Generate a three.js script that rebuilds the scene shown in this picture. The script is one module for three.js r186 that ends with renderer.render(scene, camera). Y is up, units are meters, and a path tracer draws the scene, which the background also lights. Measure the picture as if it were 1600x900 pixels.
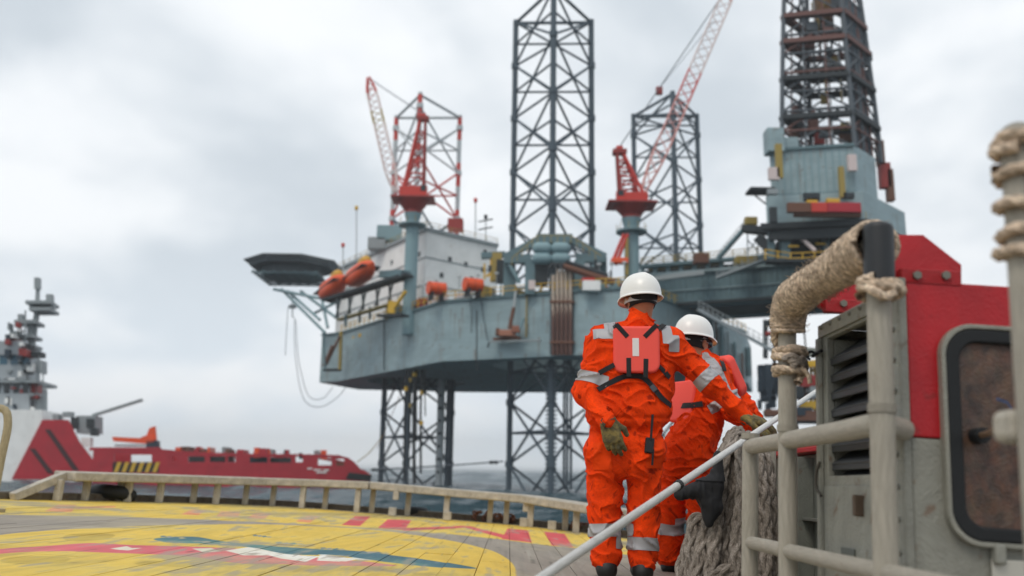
import * as THREE from 'three';
import { mergeGeometries } from 'three/addons/utils/BufferGeometryUtils.js';
import { RoundedBoxGeometry } from 'three/addons/geometries/RoundedBoxGeometry.js';
import { ImprovedNoise } from 'three/addons/math/ImprovedNoise.js';

// ---------------------------------------------------------------- camera, sky, sun, exposure
const V = (x = 0, y = 0, z = 0) => new THREE.Vector3(x, y, z);
const scene = new THREE.Scene();
const FOCAL = 1380, EYE = 3.73;                       // focal length in photo pixels (1600 wide), eye height above the sea
const camera = new THREE.PerspectiveCamera(2 * Math.atan(450 / FOCAL) * 180 / Math.PI, 16 / 9, 0.05, 12000);
camera.rotation.order = 'YXZ';
camera.position.set(0, EYE, 0);
camera.rotation.set(Math.atan(283.2 / FOCAL), 0, 0.0154);
camera.updateMatrixWorld(true);
camera.focus = 4.4; camera.userData.fStop = 1.7;
scene.add(camera);

const perlin = new ImprovedNoise();
const fbm = (x, y, z, n = 5) => { let s = 0, a = 0.5, f = 1; for (let i = 0; i < n; i++) { s += a * perlin.noise(x * f, y * f, z * f); f *= 2.03; a *= 0.5; } return s; };
const clamp = (x, a = 0, b = 1) => Math.min(b, Math.max(a, x));
const smooth = (a, b, x) => { const t = clamp((x - a) / (b - a)); return t * t * (3 - 2 * t); };
const lerp = (a, b, t) => a + (b - a) * t;
function rng(seed) { let a = seed >>> 0; return () => { a = (a + 0x6D2B79F5) | 0; let t = Math.imul(a ^ (a >>> 15), 1 | a); t = (t + Math.imul(t ^ (t >>> 7), 61 | t)) ^ t; return ((t ^ (t >>> 14)) >>> 0) / 4294967296; }; }
const rnd = rng(11);

{ // overcast sky: layered stratus with soft brighter breaks
  const w = 1024, h = 512, data = new Float32Array(w * h * 4);
  for (let j = 0; j < h; j++) for (let i = 0; i < w; i++) {
    const el = ((j + 0.5) / h - 0.5) * Math.PI, az = ((i + 0.5) / w - 0.5) * 2 * Math.PI, c = Math.cos(el);
    const dx = Math.cos(az) * c, dz = Math.sin(az) * c, dy = Math.sin(el), up = Math.max(dy, 0);
    const k = 1.35 / (up + 0.34), X = dx * k, Z = dz * k;
    const warp = fbm(X * 0.8 + 7, 1.3, Z * 0.8, 3) * 0.6;
    let n = fbm(X * 1.8 + warp + 14.2, 3.7, Z * 1.8 - warp + 2.6, 6) * 1.9 + 0.1;
    n = smooth(-0.5, 0.7, n + 0.25 * fbm(X * 6 + 3, 9.1, Z * 6, 4));
    const low = smooth(0.3, 0.0, dy);
    const L = lerp(lerp(0.69, 0.98, n), 0.98, low * 0.75);
    const o = (j * w + i) * 4, cool = (1 - n) * 0.06 + 0.03;
    data[o] = L * (1 - cool * 1.35); data[o + 1] = L * (1 - cool * 0.35); data[o + 2] = L * (1 + cool * 0.6); data[o + 3] = 1;
    if (dy < -0.02) { data[o] = 0.2; data[o + 1] = 0.25; data[o + 2] = 0.28; }
  }
  const t = new THREE.DataTexture(data, w, h, THREE.RGBAFormat, THREE.FloatType);
  t.mapping = THREE.EquirectangularReflectionMapping; t.magFilter = THREE.LinearFilter; t.minFilter = THREE.LinearFilter; t.wrapS = THREE.RepeatWrapping; t.needsUpdate = true;
  scene.background = t; scene.environment = t;
}
const sun = new THREE.DirectionalLight(0xfff4e6, 1.1);
sun.name = 'sun';
sun.position.set(-30, 80, 30); sun.target.position.set(0, 0, -20);
sun.castShadow = true; sun.shadow.radius = 40; sun.shadow.mapSize.set(2048, 2048);
Object.assign(sun.shadow.camera, { left: -120, right: 120, top: 120, bottom: -120, near: 1, far: 400 });
scene.add(sun, sun.target);

const renderer = new THREE.WebGLRenderer({ antialias: true });
renderer.toneMapping = THREE.LinearToneMapping;
renderer.toneMappingExposure = 1.08;
renderer.shadowMap.enabled = true;
scene.fog = new THREE.FogExp2(0xe4e9ec, 0.00035);

// ---------------------------------------------------------------- pixel rays
const rayDir = (px, py) => V((px - 800) / FOCAL, (450 - py) / FOCAL, -1).applyQuaternion(camera.quaternion);
const W = (px, py, d) => { const r = rayDir(px, py); return r.multiplyScalar(-d / r.z).add(camera.position); };      // point at depth d (metres ahead)
const Wy = (px, py, y) => { const r = rayDir(px, py); return r.multiplyScalar((y - EYE) / r.y).add(camera.position); }; // point at height y
const Wface = (px, py, a, b, off = 0) => {            // point on the upright plane through a and b, moved off towards the viewer
  const n = V(-(b.z - a.z), 0, b.x - a.x).normalize(); if (n.dot(camera.position.clone().sub(a)) < 0) n.negate();
  const r = rayDir(px, py), t = a.clone().addScaledVector(n, off).sub(camera.position).dot(n) / r.dot(n);
  return r.multiplyScalar(t).add(camera.position);
};
// our own ship rides with a slight list: deck frame with y = 0 on the planks, camera 0.46 m above them
const LIST = 0.05, TRIM = 0.02, HC = 0.462;
const deckN = V(LIST, 1, -TRIM).normalize();
const shipM = new THREE.Matrix4().compose(camera.position.clone().addScaledVector(deckN, -HC), new THREE.Quaternion().setFromUnitVectors(V(0, 1, 0), deckN), V(1, 1, 1));
const shipI = shipM.clone().invert();
const camS = camera.position.clone().applyMatrix4(shipI);
const rayS = (px, py) => rayDir(px, py).transformDirection(shipI);
const S = (px, py, d) => { const r = rayS(px, py); return r.multiplyScalar((-d - camS.z) / r.z).add(camS); };
const Sy = (px, py, y) => { const r = rayS(px, py); return r.multiplyScalar((y - camS.y) / r.y).add(camS); };
const Sx = (px, py, x) => { const r = rayS(px, py); return r.multiplyScalar((x - camS.x) / r.x).add(camS); };

// ---------------------------------------------------------------- things, parts, shared shapes
const taken = new Map(), aboard = [];
const numbered = (n) => { const k = taken.get(n) ?? 0; taken.set(n, k + 1); return k ? n + '_' + String(k).padStart(3, '0') : n; };
function thing(name, label, category, at = V(), group, onShip = false) {
  const o = new THREE.Group(); o.name = numbered(name); o.position.copy(at); o.userData = { label, category };
  if (group) o.userData.group = group;
  scene.add(o); if (onShip) aboard.push(o); return o;
}
const shipThing = (name, label, category, at = V(), group) => thing(name, label, category, at, group, true);
const base = (p) => { const b = V(); for (; p && p !== scene; p = p.parent) b.add(p.position); return b; };
function put(o, name, parent) {
  o.name = parent === scene ? numbered(name) : name; o.castShadow = o.receiveShadow = true; parent.add(o); return o;
}
function mesh(name, geo, mat, parent, at) { // geometry in absolute coordinates, unless a place is given
  const o = new THREE.Mesh(geo, mat), b = base(parent);
  if (at) o.position.copy(at).sub(b); else o.position.copy(b).negate();
  return put(o, name, parent);
}
function structure(name, geo, mat, ship = false) { const o = mesh(name, geo, mat, scene); o.userData = { kind: 'structure' }; if (ship) aboard.push(o); return o; }
const unitCyl = new THREE.CylinderGeometry(1, 1, 1, 10), unitCylHi = new THREE.CylinderGeometry(1, 1, 1, 24), unitBox = new THREE.BoxGeometry(1, 1, 1), UP = V(0, 1, 0);
function bar(name, a, b, r, mat, parent, hi) {
  const o = new THREE.Mesh(hi ? unitCylHi : unitCyl, mat), d = b.clone().sub(a), L = d.length();
  o.position.copy(a).add(b).multiplyScalar(0.5).sub(base(parent)); o.quaternion.setFromUnitVectors(UP, d.divideScalar(L)); o.scale.set(r, L, r);
  return put(o, name, parent);
}
function frameQ(dir, up = UP) { // z along dir, y near up
  const z = dir.clone().normalize(), x = V().crossVectors(up, z); if (x.lengthSq() < 1e-6) x.set(1, 0, 0); x.normalize();
  return new THREE.Quaternion().setFromRotationMatrix(new THREE.Matrix4().makeBasis(x, V().crossVectors(z, x), z));
}
function beam(name, a, b, w, h, mat, parent, up) {
  const o = new THREE.Mesh(unitBox, mat), d = b.clone().sub(a);
  o.position.copy(a).add(b).multiplyScalar(0.5).sub(base(parent)); o.quaternion.copy(frameQ(d, up)); o.scale.set(w, h, d.length());
  return put(o, name, parent);
}
function rbox(name, c, sx, sy, sz, mat, parent, r = 0.02, q) {
  const o = new THREE.Mesh(triUV(new RoundedBoxGeometry(sx, sy, sz, 2, Math.min(r, sx / 2.1, sy / 2.1, sz / 2.1))), mat);
  o.position.copy(c).sub(base(parent)); if (q) o.quaternion.copy(q); return put(o, name, parent);
}
function triUV(g, s = 1) { // uv in metres by dominant normal
  const p = g.attributes.position, n = g.attributes.normal, uv = new Float32Array(p.count * 2);
  for (let i = 0; i < p.count; i++) {
    const ax = Math.abs(n.getX(i)), ay = Math.abs(n.getY(i)), az = Math.abs(n.getZ(i));
    const [u, v] = ay > ax && ay > az ? [p.getX(i), p.getZ(i)] : ax > az ? [p.getZ(i), p.getY(i)] : [p.getX(i), p.getY(i)];
    uv[i * 2] = u * s; uv[i * 2 + 1] = v * s;
  }
  return g.setAttribute('uv', new THREE.BufferAttribute(uv, 2));
}
function prism(pts, y0, y1, bevel = 0, holes = []) { // upright prism over plan points (absolute x,z)
  const sh = new THREE.Shape(pts.map((p) => new THREE.Vector2(p.x, -p.z)));
  for (const h of holes) { const q = new THREE.Path(); q.absarc(h.x, -h.z, h.r, 0, Math.PI * 2, true); sh.holes.push(q); }
  const g = new THREE.ExtrudeGeometry(sh, { depth: y1 - y0, bevelEnabled: bevel > 0, bevelSize: bevel, bevelThickness: bevel, bevelSegments: 2, bevelOffset: -bevel, curveSegments: 24 });
  g.rotateX(-Math.PI / 2); g.translate(0, y0, 0); return triUV(g);
}
const tube = (pts, r, seg = 40, rad = 8, closed = false) => new THREE.TubeGeometry(new THREE.CatmullRomCurve3(pts, closed, 'centripetal'), seg, r, rad, closed);
function sag(a, b, drop, n = 16) { const out = []; for (let i = 0; i <= n; i++) { const t = i / n, p = a.clone().lerp(b, t); p.y -= drop * 4 * t * (1 - t); out.push(p); } return out; }
function railing(parent, pts, h, levels, step, r, mat, up = V(0, 1, 0)) {
  for (let k = 0; k + 1 < pts.length; k++) {
    const a = pts[k], b = pts[k + 1], n = Math.max(1, Math.round(a.distanceTo(b) / step));
    for (let i = k ? 1 : 0; i <= n; i++) { const p = a.clone().lerp(b, i / n); bar('post', p, p.clone().addScaledVector(up, h), r * 1.2, mat, parent); }
    for (const l of levels) bar('rail', a.clone().addScaledVector(up, h * l), b.clone().addScaledVector(up, h * l), r, mat, parent);
  }
}

// ---------------------------------------------------------------- textures and materials
function tex(w, h, fn, srgb = true) {
  const d = new Uint8Array(w * h * 4);
  for (let j = 0; j < h; j++) for (let i = 0; i < w; i++) { const c = fn(i / w, j / h), o = (j * w + i) * 4; for (let k = 0; k < 3; k++) d[o + k] = clamp(c[k], 0, 1) * 255; d[o + 3] = 255; }
  const t = new THREE.DataTexture(d, w, h); t.wrapS = t.wrapT = THREE.RepeatWrapping; t.magFilter = THREE.LinearFilter; t.minFilter = THREE.LinearMipmapLinearFilter; t.generateMipmaps = true;
  if (srgb) t.colorSpace = THREE.SRGBColorSpace; t.needsUpdate = true; return t;
}
const tile = (u, v, f, z, n = 4) => { // noise that repeats over the unit square
  const a = u * Math.PI * 2, b = v * Math.PI * 2, R = f / (Math.PI * 2);
  return fbm(Math.cos(a) * R + 9 * z, Math.sin(a) * R + Math.cos(b) * R * 1.01 + 3.1, Math.sin(b) * R + z, n);
};
const rep = (t, x, y = x) => { const c = t.clone(); c.repeat.set(x, y); c.needsUpdate = true; return c; };
function grime(r, g, b, rust = 0.25, amt = 0.1) { // weathered paint: mottling, run-down streaks, rust specks
  return tex(256, 256, (u, v) => {
    const m = tile(u, v, 9, r + 2 * g, 5) * amt * 2, s = tile(u, v * 0.16 + 0.3, 26, b + 5, 3) * amt;
    const q = smooth(0.27, 0.42, tile(u, v, 16, b * 3 + r, 5)) * rust;
    const k = 1 + m + s; return [lerp(r * k, 0.36, q), lerp(g * k, 0.22, q), lerp(b * k, 0.14, q)];
  });
}
const fineBump = tex(256, 256, (u, v) => { const n = 0.5 + tile(u, v, 34, 4, 4) * 0.9; return [n, n, n]; }, false);
const M = {};
const paint = (hex, rough = 0.6, rust = 0.2, amt = 0.1, metal = 0, scale = 0.5, bump = 0.002) => {
  const c = new THREE.Color(hex).convertLinearToSRGB();
  return new THREE.MeshStandardMaterial({ map: rep(grime(c.r, c.g, c.b, rust, amt), scale), roughness: rough, metalness: metal, bumpMap: rep(fineBump, scale * 3), bumpScale: bump });
};
const flat = (hex, rough = 0.6, metal = 0) => new THREE.MeshStandardMaterial({ color: hex, roughness: rough, metalness: metal });
M.teal = (() => { // hull plating: strakes of slightly different paint, weld lines, run-down rust
  const r = rng(77), tone = Array.from({ length: 200 }, () => (r() - 0.5) * 0.05), runs = Array.from({ length: 46 }, () => [r(), r(), 0.08 + r() * 0.35, 0.0015 + r() * 0.004, r()]);
  const t = tex(1024, 512, (u, v) => {
    const row = Math.floor(v * 5), cu = u * 8 + (row % 2) * 0.5, col = Math.floor(cu), fu = cu - col, fv = v * 5 - row, seam = Math.min(fu, 1 - fu) < 0.012 || Math.min(fv, 1 - fv) < 0.02 ? -0.05 : 0;
    let k = 1 + tone[(row * 17 + col % 8) % 200] + tile(u, v, 10, 5, 4) * 0.12 + seam, q = smooth(0.3, 0.45, tile(u, v, 22, 7, 5)) * 0.35;
    for (const [x, y, L, w, a] of runs) { const dv = y - v; if (dv > 0 && dv < L && Math.abs(u - x) < w * 3) q = Math.max(q, (1 - dv / L) * Math.exp(-Math.pow((u - x) / w, 2)) * (0.25 + a * 0.35)); }
    return [lerp(0.56 * k, 0.4, q), lerp(0.645 * k, 0.3, q), lerp(0.667 * k, 0.24, q)];
  }); return new THREE.MeshStandardMaterial({ map: rep(t, 1 / 26, 1 / 12), roughness: 0.62 });
})();
M.tealDark = paint('#5d777e', 0.65, 0.2, 0.09, 0, 0.1, 0);
M.tealFlat = flat('#7d9aa1', 0.6);
M.legSteel = flat('#465560', 0.62, 0.1); M.legLow = M.legSteel;
M.legRed = flat('#c8463f', 0.6); M.legPale = flat('#b9bfc2', 0.6);
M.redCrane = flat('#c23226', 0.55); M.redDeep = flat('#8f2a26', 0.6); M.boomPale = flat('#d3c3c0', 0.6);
M.white = paint('#eff0ee', 0.6, 0.08, 0.03, 0, 0.06, 0);
M.yellow = flat('#cfa62c', 0.55); M.yellowDull = flat('#9c8743', 0.65);
M.orange = flat('#e2521a', 0.45);
M.dark = flat('#272f34', 0.7); M.darkBlue = flat('#233442', 0.7); M.glass = flat('#1d262c', 0.15);
M.brown = flat('#6d4a3b', 0.85); M.derrick = flat('#525a61', 0.6, 0.2); M.derrickRust = flat('#6e4c46', 0.75);
M.redShip = paint('#ac1a2b', 0.5, 0.05, 0.05, 0, 0.05, 0); M.black = flat('#15181b', 0.7); M.grey = flat('#8f979a', 0.6);
M.cable = flat('#59616a', 0.7); M.hose = flat('#252a2e', 0.75);
// ================================================================ sea
{
  const waves = [], r = rng(5);
  for (let i = 0; i < 30; i++) { const L = 2.2 * Math.pow(1.135, i), a = -0.55 + (r() - 0.5) * 1.9; waves.push({ L, k: 2 * Math.PI / L, dx: Math.sin(a), dz: Math.cos(a), A: 0.0105 * Math.pow(L, 0.8) * (0.6 + r() * 0.7), ph: r() * 6.28 }); }
  const az = []; for (let a = -46; a <= 46.001; a += 0.2) az.push(a); for (let a = 49; a < 313; a += 6) az.push(a);
  const ds = []; for (let d = 3; d < 20; d += 2) ds.push(d); for (let d = 20; d < 2300; d *= 1.0125) ds.push(d); ds.push(2700);
  const nA = az.length, nD = ds.length, pos = new Float32Array((nA * nD + 1) * 3), idx = [];
  for (let j = 0; j < nD; j++) for (let i = 0; i < nA; i++) {
    const d = ds[j], a = az[i] * Math.PI / 180, x = Math.sin(a) * d, z = -Math.cos(a) * d;
    const cell = Math.max(d * 0.0125 * 0.6, d * (i < 461 ? 0.0035 : 0.1)); let y = 0, ox = 0, oz = 0;
    for (const w of waves) {
      const f = smooth(1.6, 3.2, w.L / cell); if (f <= 0) continue;
      const p = w.k * (w.dx * x + w.dz * z) + w.ph + perlin.noise(x * 0.02, w.L, z * 0.02) * 3, A = w.A * f;
      y += A * Math.cos(p); ox -= w.dx * A * 0.8 * Math.sin(p); oz -= w.dz * A * 0.8 * Math.sin(p);
    }
    pos.set([x + ox, y, z + oz], (j * nA + i) * 3);
    if (j) { const i2 = (i + 1) % nA, A0 = (j - 1) * nA + i, A1 = (j - 1) * nA + i2, B0 = j * nA + i, B1 = j * nA + i2; idx.push(A0, A1, B1, A0, B1, B0); }
  }
  pos.set([0, 0, 0], nA * nD * 3); for (let i = 0; i < nA; i++) idx.push(nA * nD, (i + 1) % nA, i);
  const g = new THREE.BufferGeometry(); g.setAttribute('position', new THREE.BufferAttribute(pos, 3)); g.setIndex(idx); g.computeVertexNormals();
  const uv = new Float32Array(pos.length / 3 * 2); for (let i = 0; i < pos.length / 3; i++) { uv[i * 2] = pos[i * 3] * 0.12; uv[i * 2 + 1] = pos[i * 3 + 2] * 0.12; }
  g.setAttribute('uv', new THREE.BufferAttribute(uv, 2));
  const water = new THREE.MeshPhysicalMaterial({ color: new THREE.Color(0.014, 0.052, 0.07), roughness: 0.16, ior: 1.33, bumpMap: tex(512, 512, (u, v) => { const n = 0.5 + tile(u, v, 40, 8, 5) * 0.8; return [n, n, n]; }, false), bumpScale: 0.35 });
  structure('sea', g, water);
}

// ================================================================ jack-up rig
const YB = 20.5, YT = 30;
const hb = [[499, 597], [529, 595], [690, 564], [907, 554], [988, 551.5], [1168, 598], [1176, 612], [940, 613], [729, 612], [560, 608]].map(([x, y]) => Wy(x, y, YB));
const [hL0, hL1, hL2, hL3, hL4, hR0] = hb;
const LEGS = [{ p: W(862, 500, 145), k: 0 }, { p: W(653, 500, 176), k: 1 }, { p: W(1050, 500, 178), k: 2 }];
const hull = thing('rig_hull', 'huge grey-green steel jack-up platform hull raised above the sea on lattice legs', 'oil rig', V(hL3.x, YB, hL3.z - 25));
mesh('hull_shell', prism(hb, YB, YT, 0.12, LEGS.map((l) => ({ x: l.p.x, z: l.p.z, r: 9.6 }))), M.teal, hull);
{ // dark bottom rubbing strip, seams, corner frame
  const faces = [[hL0, hL1], [hL1, hL2], [hL2, hL3], [hL3, hL4], [hL4, hR0]];
  for (const [a, b] of faces) {
    const n = V(-(b.z - a.z), 0, b.x - a.x).normalize(); if (n.dot(a.clone().negate()) < 0) n.negate();
    const up = (p, y, o) => V(p.x + n.x * o, y, p.z + n.z * o);
    beam('deck_edge', up(a, YT + 0.15, 0.1), up(b, YT + 0.15, 0.1), 0.5, 0.35, M.tealDark, hull);
  }
  for (const px of [600, 745]) bar('hull_pipe', Wface(px, 485, hL1, hL2, 0.25), Wface(px, 578, hL1, hL2, 0.25), 0.1, M.dark, hull);
  for (const [x0, y0, x1, y1, r, m] of [[505, 520, 508, 578, 0.22, M.tealDark], [533, 518, 531, 578, 0.35, M.yellowDull], [505, 578, 533, 578, 0.3, M.dark], [510, 570, 531, 525, 0.25, M.brown], [506, 573, 520, 540, 0.35, M.brown]])
    bar('corner_frame', W(x0, y0, 171.5), W(x1, y1, 171), r, m, hull);
  for (const [px, py, w, h] of [[562, 524, 12, 6], [552, 527, 7, 4]]) { const c = Wface(px, py, hL1, hL2, 0.06); rbox('painted_mark', c, w * 0.11, h * 0.11, 0.05, M.yellow, hull, 0.01, frameQ(V(-(hL2.z - hL1.z), 0, hL2.x - hL1.x))); }
}
{
  const t = thing('deck_railing', 'long yellow safety railing along the edge of the raised rig deck', 'railing', V(hL2.x, YT, hL2.z));
  const e = [hL1, hL2, hL3, hL4, hR0].map((p, i) => V(p.x * 0.994, YT + 0.32, p.z * 0.994));
  railing(t, e, 1.25, [0.5, 1], 2.2, 0.07, M.yellow);
}
// ---- lattice legs
function leg(L, label, top, redFrom) {
  const t = thing('lattice_leg', label, 'rig leg', V(L.p.x, 0, L.p.z), 'lattice legs of the rig');
  const c = [V(0, 0, 7.95), V(-6.9, 0, -3.98), V(6.9, 0, -3.98)].map((v) => v.applyAxisAngle(UP, -0.045).add(V(L.p.x, 0, L.p.z)));
  const at = (i, y) => V(c[i].x, y, c[i].z), bay = 10.15, y0 = -5.6;
  for (let i = 0; i < 3; i++) {
    if (redFrom) { // banded red and pale above the deck
      bar('chord', at(i, -8), at(i, redFrom), 0.55, M.legLow, t);
      let y = redFrom, k = 0; while (y < top - 0.1) { const y2 = Math.min(top, y + 5.2); bar('chord', at(i, y), at(i, y2), 0.5, k++ % 2 ? M.legPale : M.legRed, t); y = y2; }
    } else { bar('chord', at(i, -8), at(i, YB + 4), 0.5, M.legLow, t); bar('chord', at(i, YB + 4), at(i, top), 0.52, M.legSteel, t); }
    for (let y = y0 + bay; y < top; y += bay) { const m = redFrom && y > redFrom ? M.legPale : y < YB ? M.legLow : M.legSteel; bar('node_collar', at(i, y - 0.5), at(i, y + 0.5), 0.72, m, t); }
    if (!L.k && i === 0) { // toothed rack on the near chord
      const g = []; for (let y = -1; y < YB + 2; y += 0.62) { const b = new THREE.BoxGeometry(1.75, 0.3, 0.2); b.translate(c[0].x, y, c[0].z + 0.1); g.push(b); }
      mesh('rack_teeth', mergeGeometries(g), M.legLow, t);
    }
  }
  for (let f = 0; f < 3; f++) {
    const a = f, b = (f + 1) % 3;
    for (let y = y0; y < top - 3; y += bay) {
      const m = redFrom && y > redFrom - 4 ? (Math.floor(y / bay) % 2 ? M.legRed : M.legPale) : y + 5 < YB ? M.legLow : M.legSteel, y2 = Math.min(top - 0.4, y + bay);
      bar('brace', at(a, y), at(b, y2), 0.215, m, t); bar('brace', at(b, y), at(a, y2), 0.215, m, t);
      if ((y + y2) / 2 > 0) bar('strut', at(a, (y + y2) / 2), at(b, (y + y2) / 2), 0.2, m, t);
    }
    bar('strut', at(a, top - 0.5), at(b, top - 0.5), 0.3, redFrom ? M.legPale : M.legSteel, t);
  }
  return t;
}
leg(LEGS[0], 'tallest dark lattice leg rising through the bow of the rig hull', 84.6, 0);
leg(LEGS[1], 'lattice leg banded red and white above the white accommodation block', 78.5, 52);
leg(LEGS[2], 'dark lattice leg standing behind the crane with the long lattice boom', 80.5, 0);

// ---- jacking frame over the near leg
{
  const L = LEGS[0], t = thing('jacking_tower', 'grey-green jacking frame with rounded tanks round the tall bow leg', 'jacking frame', V(L.p.x, YT, L.p.z));
  const d = 138, y1 = 38.5;
  for (const px of [796, 938]) { const p = W(px, 430, d - 1); beam('column', V(p.x, YT, p.z), V(p.x, y1 - 1.5, p.z), 1.9, 1.9, M.tealDark, t, V(0, 0, 1)); }
  for (const px of [828, 905]) { const p = W(px, 430, d - 5); beam('column', V(p.x, YT, p.z), V(p.x, y1 - 3, p.z), 1.5, 1.5, M.tealDark, t, V(0, 0, 1)); }
  const q = (px, py, dd = d - 3) => W(px, py, dd);
  for (const [a, b, w, h, m] of [[[790, 402], [842, 374], .9, 1.1, M.tealDark], [[890, 374], [946, 402], .9, 1.1, M.tealDark], [[838, 374], [894, 374], 1.6, 1.4, M.tealDark], [[788, 405], [830, 405], 1.1, 1.4, M.tealDark], [[900, 404], [946, 404], 1.1, 1.4, M.tealDark], [[826, 414], [912, 414], .8, .7, M.dark]]) beam('girder', q(...a), q(...b), w, h, m, t);
  for (const [a, b] of [[[793, 408], [812, 442]], [[935, 408], [920, 424]], [[905, 400], [886, 440]], [[820, 412], [846, 440]]]) bar('brace', q(...a), q(...b), 0.32, M.tealFlat, t);
  const tankG = new THREE.CapsuleGeometry(0.95, 1.2, 6, 14).rotateZ(Math.PI / 2);
  for (const [px, py] of [[847, 388], [876, 388], [847, 404], [876, 404]]) mesh('tank', tankG, M.tealFlat, t, q(px, py, d - 6));
  const e = [q(800, 403, d - 6), q(840, 368, d - 6), q(892, 368, d - 6), q(940, 400, d - 6)];
  for (let i = 0; i < 3; i++) { bar('handrail', e[i], e[i + 1], 0.07, M.yellowDull, t); for (let k = 0; k < 5; k++) { const p = e[i].clone().lerp(e[i + 1], k / 5); bar('handrail_post', p.clone().add(V(0, -1.2, 0)), p, 0.06, M.yellowDull, t); } }
  beam('machinery', W(832, 432, d - 4), W(856, 432, d - 4), 3, 2.6, M.dark, t); beam('machinery', W(905, 432, d - 3), W(936, 432, d - 3), 3, 2.4, M.dark, t);
  bar('mud_pipe', q(880, 416, d - 9), q(960, 441, d - 9), 0.5, M.brown, t); bar('mud_pipe', q(884, 409, d - 9), q(950, 431, d - 9), 0.35, M.dark, t);
  rbox('control_cabin', q(831, 446, d - 9), 1.0, 1.4, 1, M.boomPale, t, 0.05);
  rbox('winch_box', q(924, 447, 128), 2.6, 1.5, 1.2, M.white, t, 0.05); rbox('winch_cover', q(919, 437.5, 128), 1.9, 0.5, 1.1, M.redCrane, t, 0.05);
}
{
  const L = LEGS[1], t = thing('jacking_tower', 'dark jacking tower with yellow stairs beside the white accommodation block', 'jacking frame', V(0, YT, -160));
  for (const [x0, y0, x1, y1, w, m] of [[775, 440, 777, 396, 1.6, M.yellowDull], [768, 440, 768, 396, .5, M.yellow], [757, 437, 757, 412, .3, M.yellow], [752, 400, 790, 398, 1, M.tealDark], [785, 442, 787, 408, 2.2, M.dark], [763, 420, 788, 418, .9, M.dark], [760, 432, 783, 416, .4, M.yellow]]) beam('frame_beam', W(x0, y0, 141), W(x1, y1, 141), w, w, m, t, V(0, 0, 1));
}
// ---- risers, hoses, caisson
{
  const rust = (() => { const c = tex(64, 512, (u, v) => { const e = tile(u, v, 14, 3, 5), k = smooth(0.62, 0.42, v + e * 0.5) * 0.9 + smooth(0.05, 0.3, e) * 0.35; return [lerp(0.74, 0.36, k), lerp(0.68, 0.24, k), lerp(0.62, 0.21, k)]; }); return new THREE.MeshStandardMaterial({ map: c, roughness: 0.8 }); })();
  const dk = flat('#4f5a60', 0.8);
  const t = thing('riser_pipes', 'row of five rust-streaked vertical pipes fixed to the bow of the hull', 'pipes', Wface(878, 553, hL2, hL3, 0.6));
  for (let i = 0; i < 5; i++) { const px = 864.5 + i * 6.7; bar('pipe', Wface(px, 555, hL2, hL3, 0.6), Wface(px, i < 1 ? 430 : 420, hL2, hL3, 0.6), 0.27, rust, t, true); }
  for (const y of [472, 535]) beam('clamp', Wface(860, y, hL2, hL3, 0.62), Wface(897, y, hL2, hL3, 0.62), 0.75, 0.35, M.brown, t);
  mesh('backing_plate', new THREE.BoxGeometry(3.9, 12.6, 0.12).applyQuaternion(frameQ(V(-(hL3.z - hL2.z), 0, hL3.x - hL2.x))), dk, t, Wface(878, 488, hL2, hL3, 0.2));
  for (let i = 0; i < 4; i++) mesh('pipe_bend', new THREE.TorusGeometry(0.7, 0.26, 8, 12, Math.PI), M.dark, t, Wface(866 + i * 8, 420, hL2, hL3, 0.9));
}
const HOSE = [[637, 0.2], [643, 0.12], [648.5, 0.3], [655.5, 0.14], [660.5, 0.2], [665.5, 0.12]];
HOSE.forEach(([px, r], i) => {
  const o = thing('deck_hose', ['thick', 'thin', 'thickest', 'slender', 'medium', 'thinnest'][i] + ' black hose hanging from the rig deck, ' + ['outermost towards the lifeboats', 'second from the lifeboat side', 'third from the lifeboat side', 'third from the bow side', 'second from the bow side', 'outermost towards the bow'][i], 'hose', W(px, 470, 152));
  const a = W(px, 468 - i, 152), b = W(px - 5 + (i % 3) * 2, [752, 700, 756, 690, 740, 650][i], 153);
  mesh('hose_line', tube([a, a.clone().lerp(b, 0.3).add(V(0.1, 0, 0)), a.clone().lerp(b, 0.65).add(V(-0.15, 0, 0)), b], r, 30, 7), M.hose, o);
  for (const f of [[0.32, 0.5], [0.55, 0.72], [0.2, 0.42]][i % 3]) { const p = a.clone().lerp(b, f); bar('clamp_band', p.clone().add(V(0, -0.35, 0)), p.clone().add(V(0, 0.35, 0)), r + 0.13, i % 2 ? M.yellowDull : M.yellow, o); }
});
{
  const t = thing('water_caisson', 'pale vertical caisson pipe standing in the sea inside the banded leg', 'caisson', W(688, 752, 171));
  const a = W(685, 765, 171), b = W(690, 600, 171); bar('pipe', a, V(a.x, 26, a.z), 0.72, flat('#b0b8bb', 0.7), t, true); bar('pipe', a.clone().add(V(1.3, 0, 0.3)), V(a.x + 1.3, 26, a.z + 0.3), 0.3, M.legLow, t, true);
  for (let i = 0; i < 7; i++) { const y = 3 + i * 2.4; rbox('depth_mark', V(a.x - 0.1, y, a.z + 0.7), 0.5 + (i % 2) * 0.3, 0.5, 0.1, M.dark, t, 0.02); }
  const u = thing('water_pipes', 'three thin vertical water pipes inside the tall bow leg', 'pipes', W(887, 765, 147));
  for (const px of [881, 886, 892]) { const p = W(px, 765, 147); bar('pipe', p, V(p.x, 26, p.z), 0.22, M.legLow, u); } 
}
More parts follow.
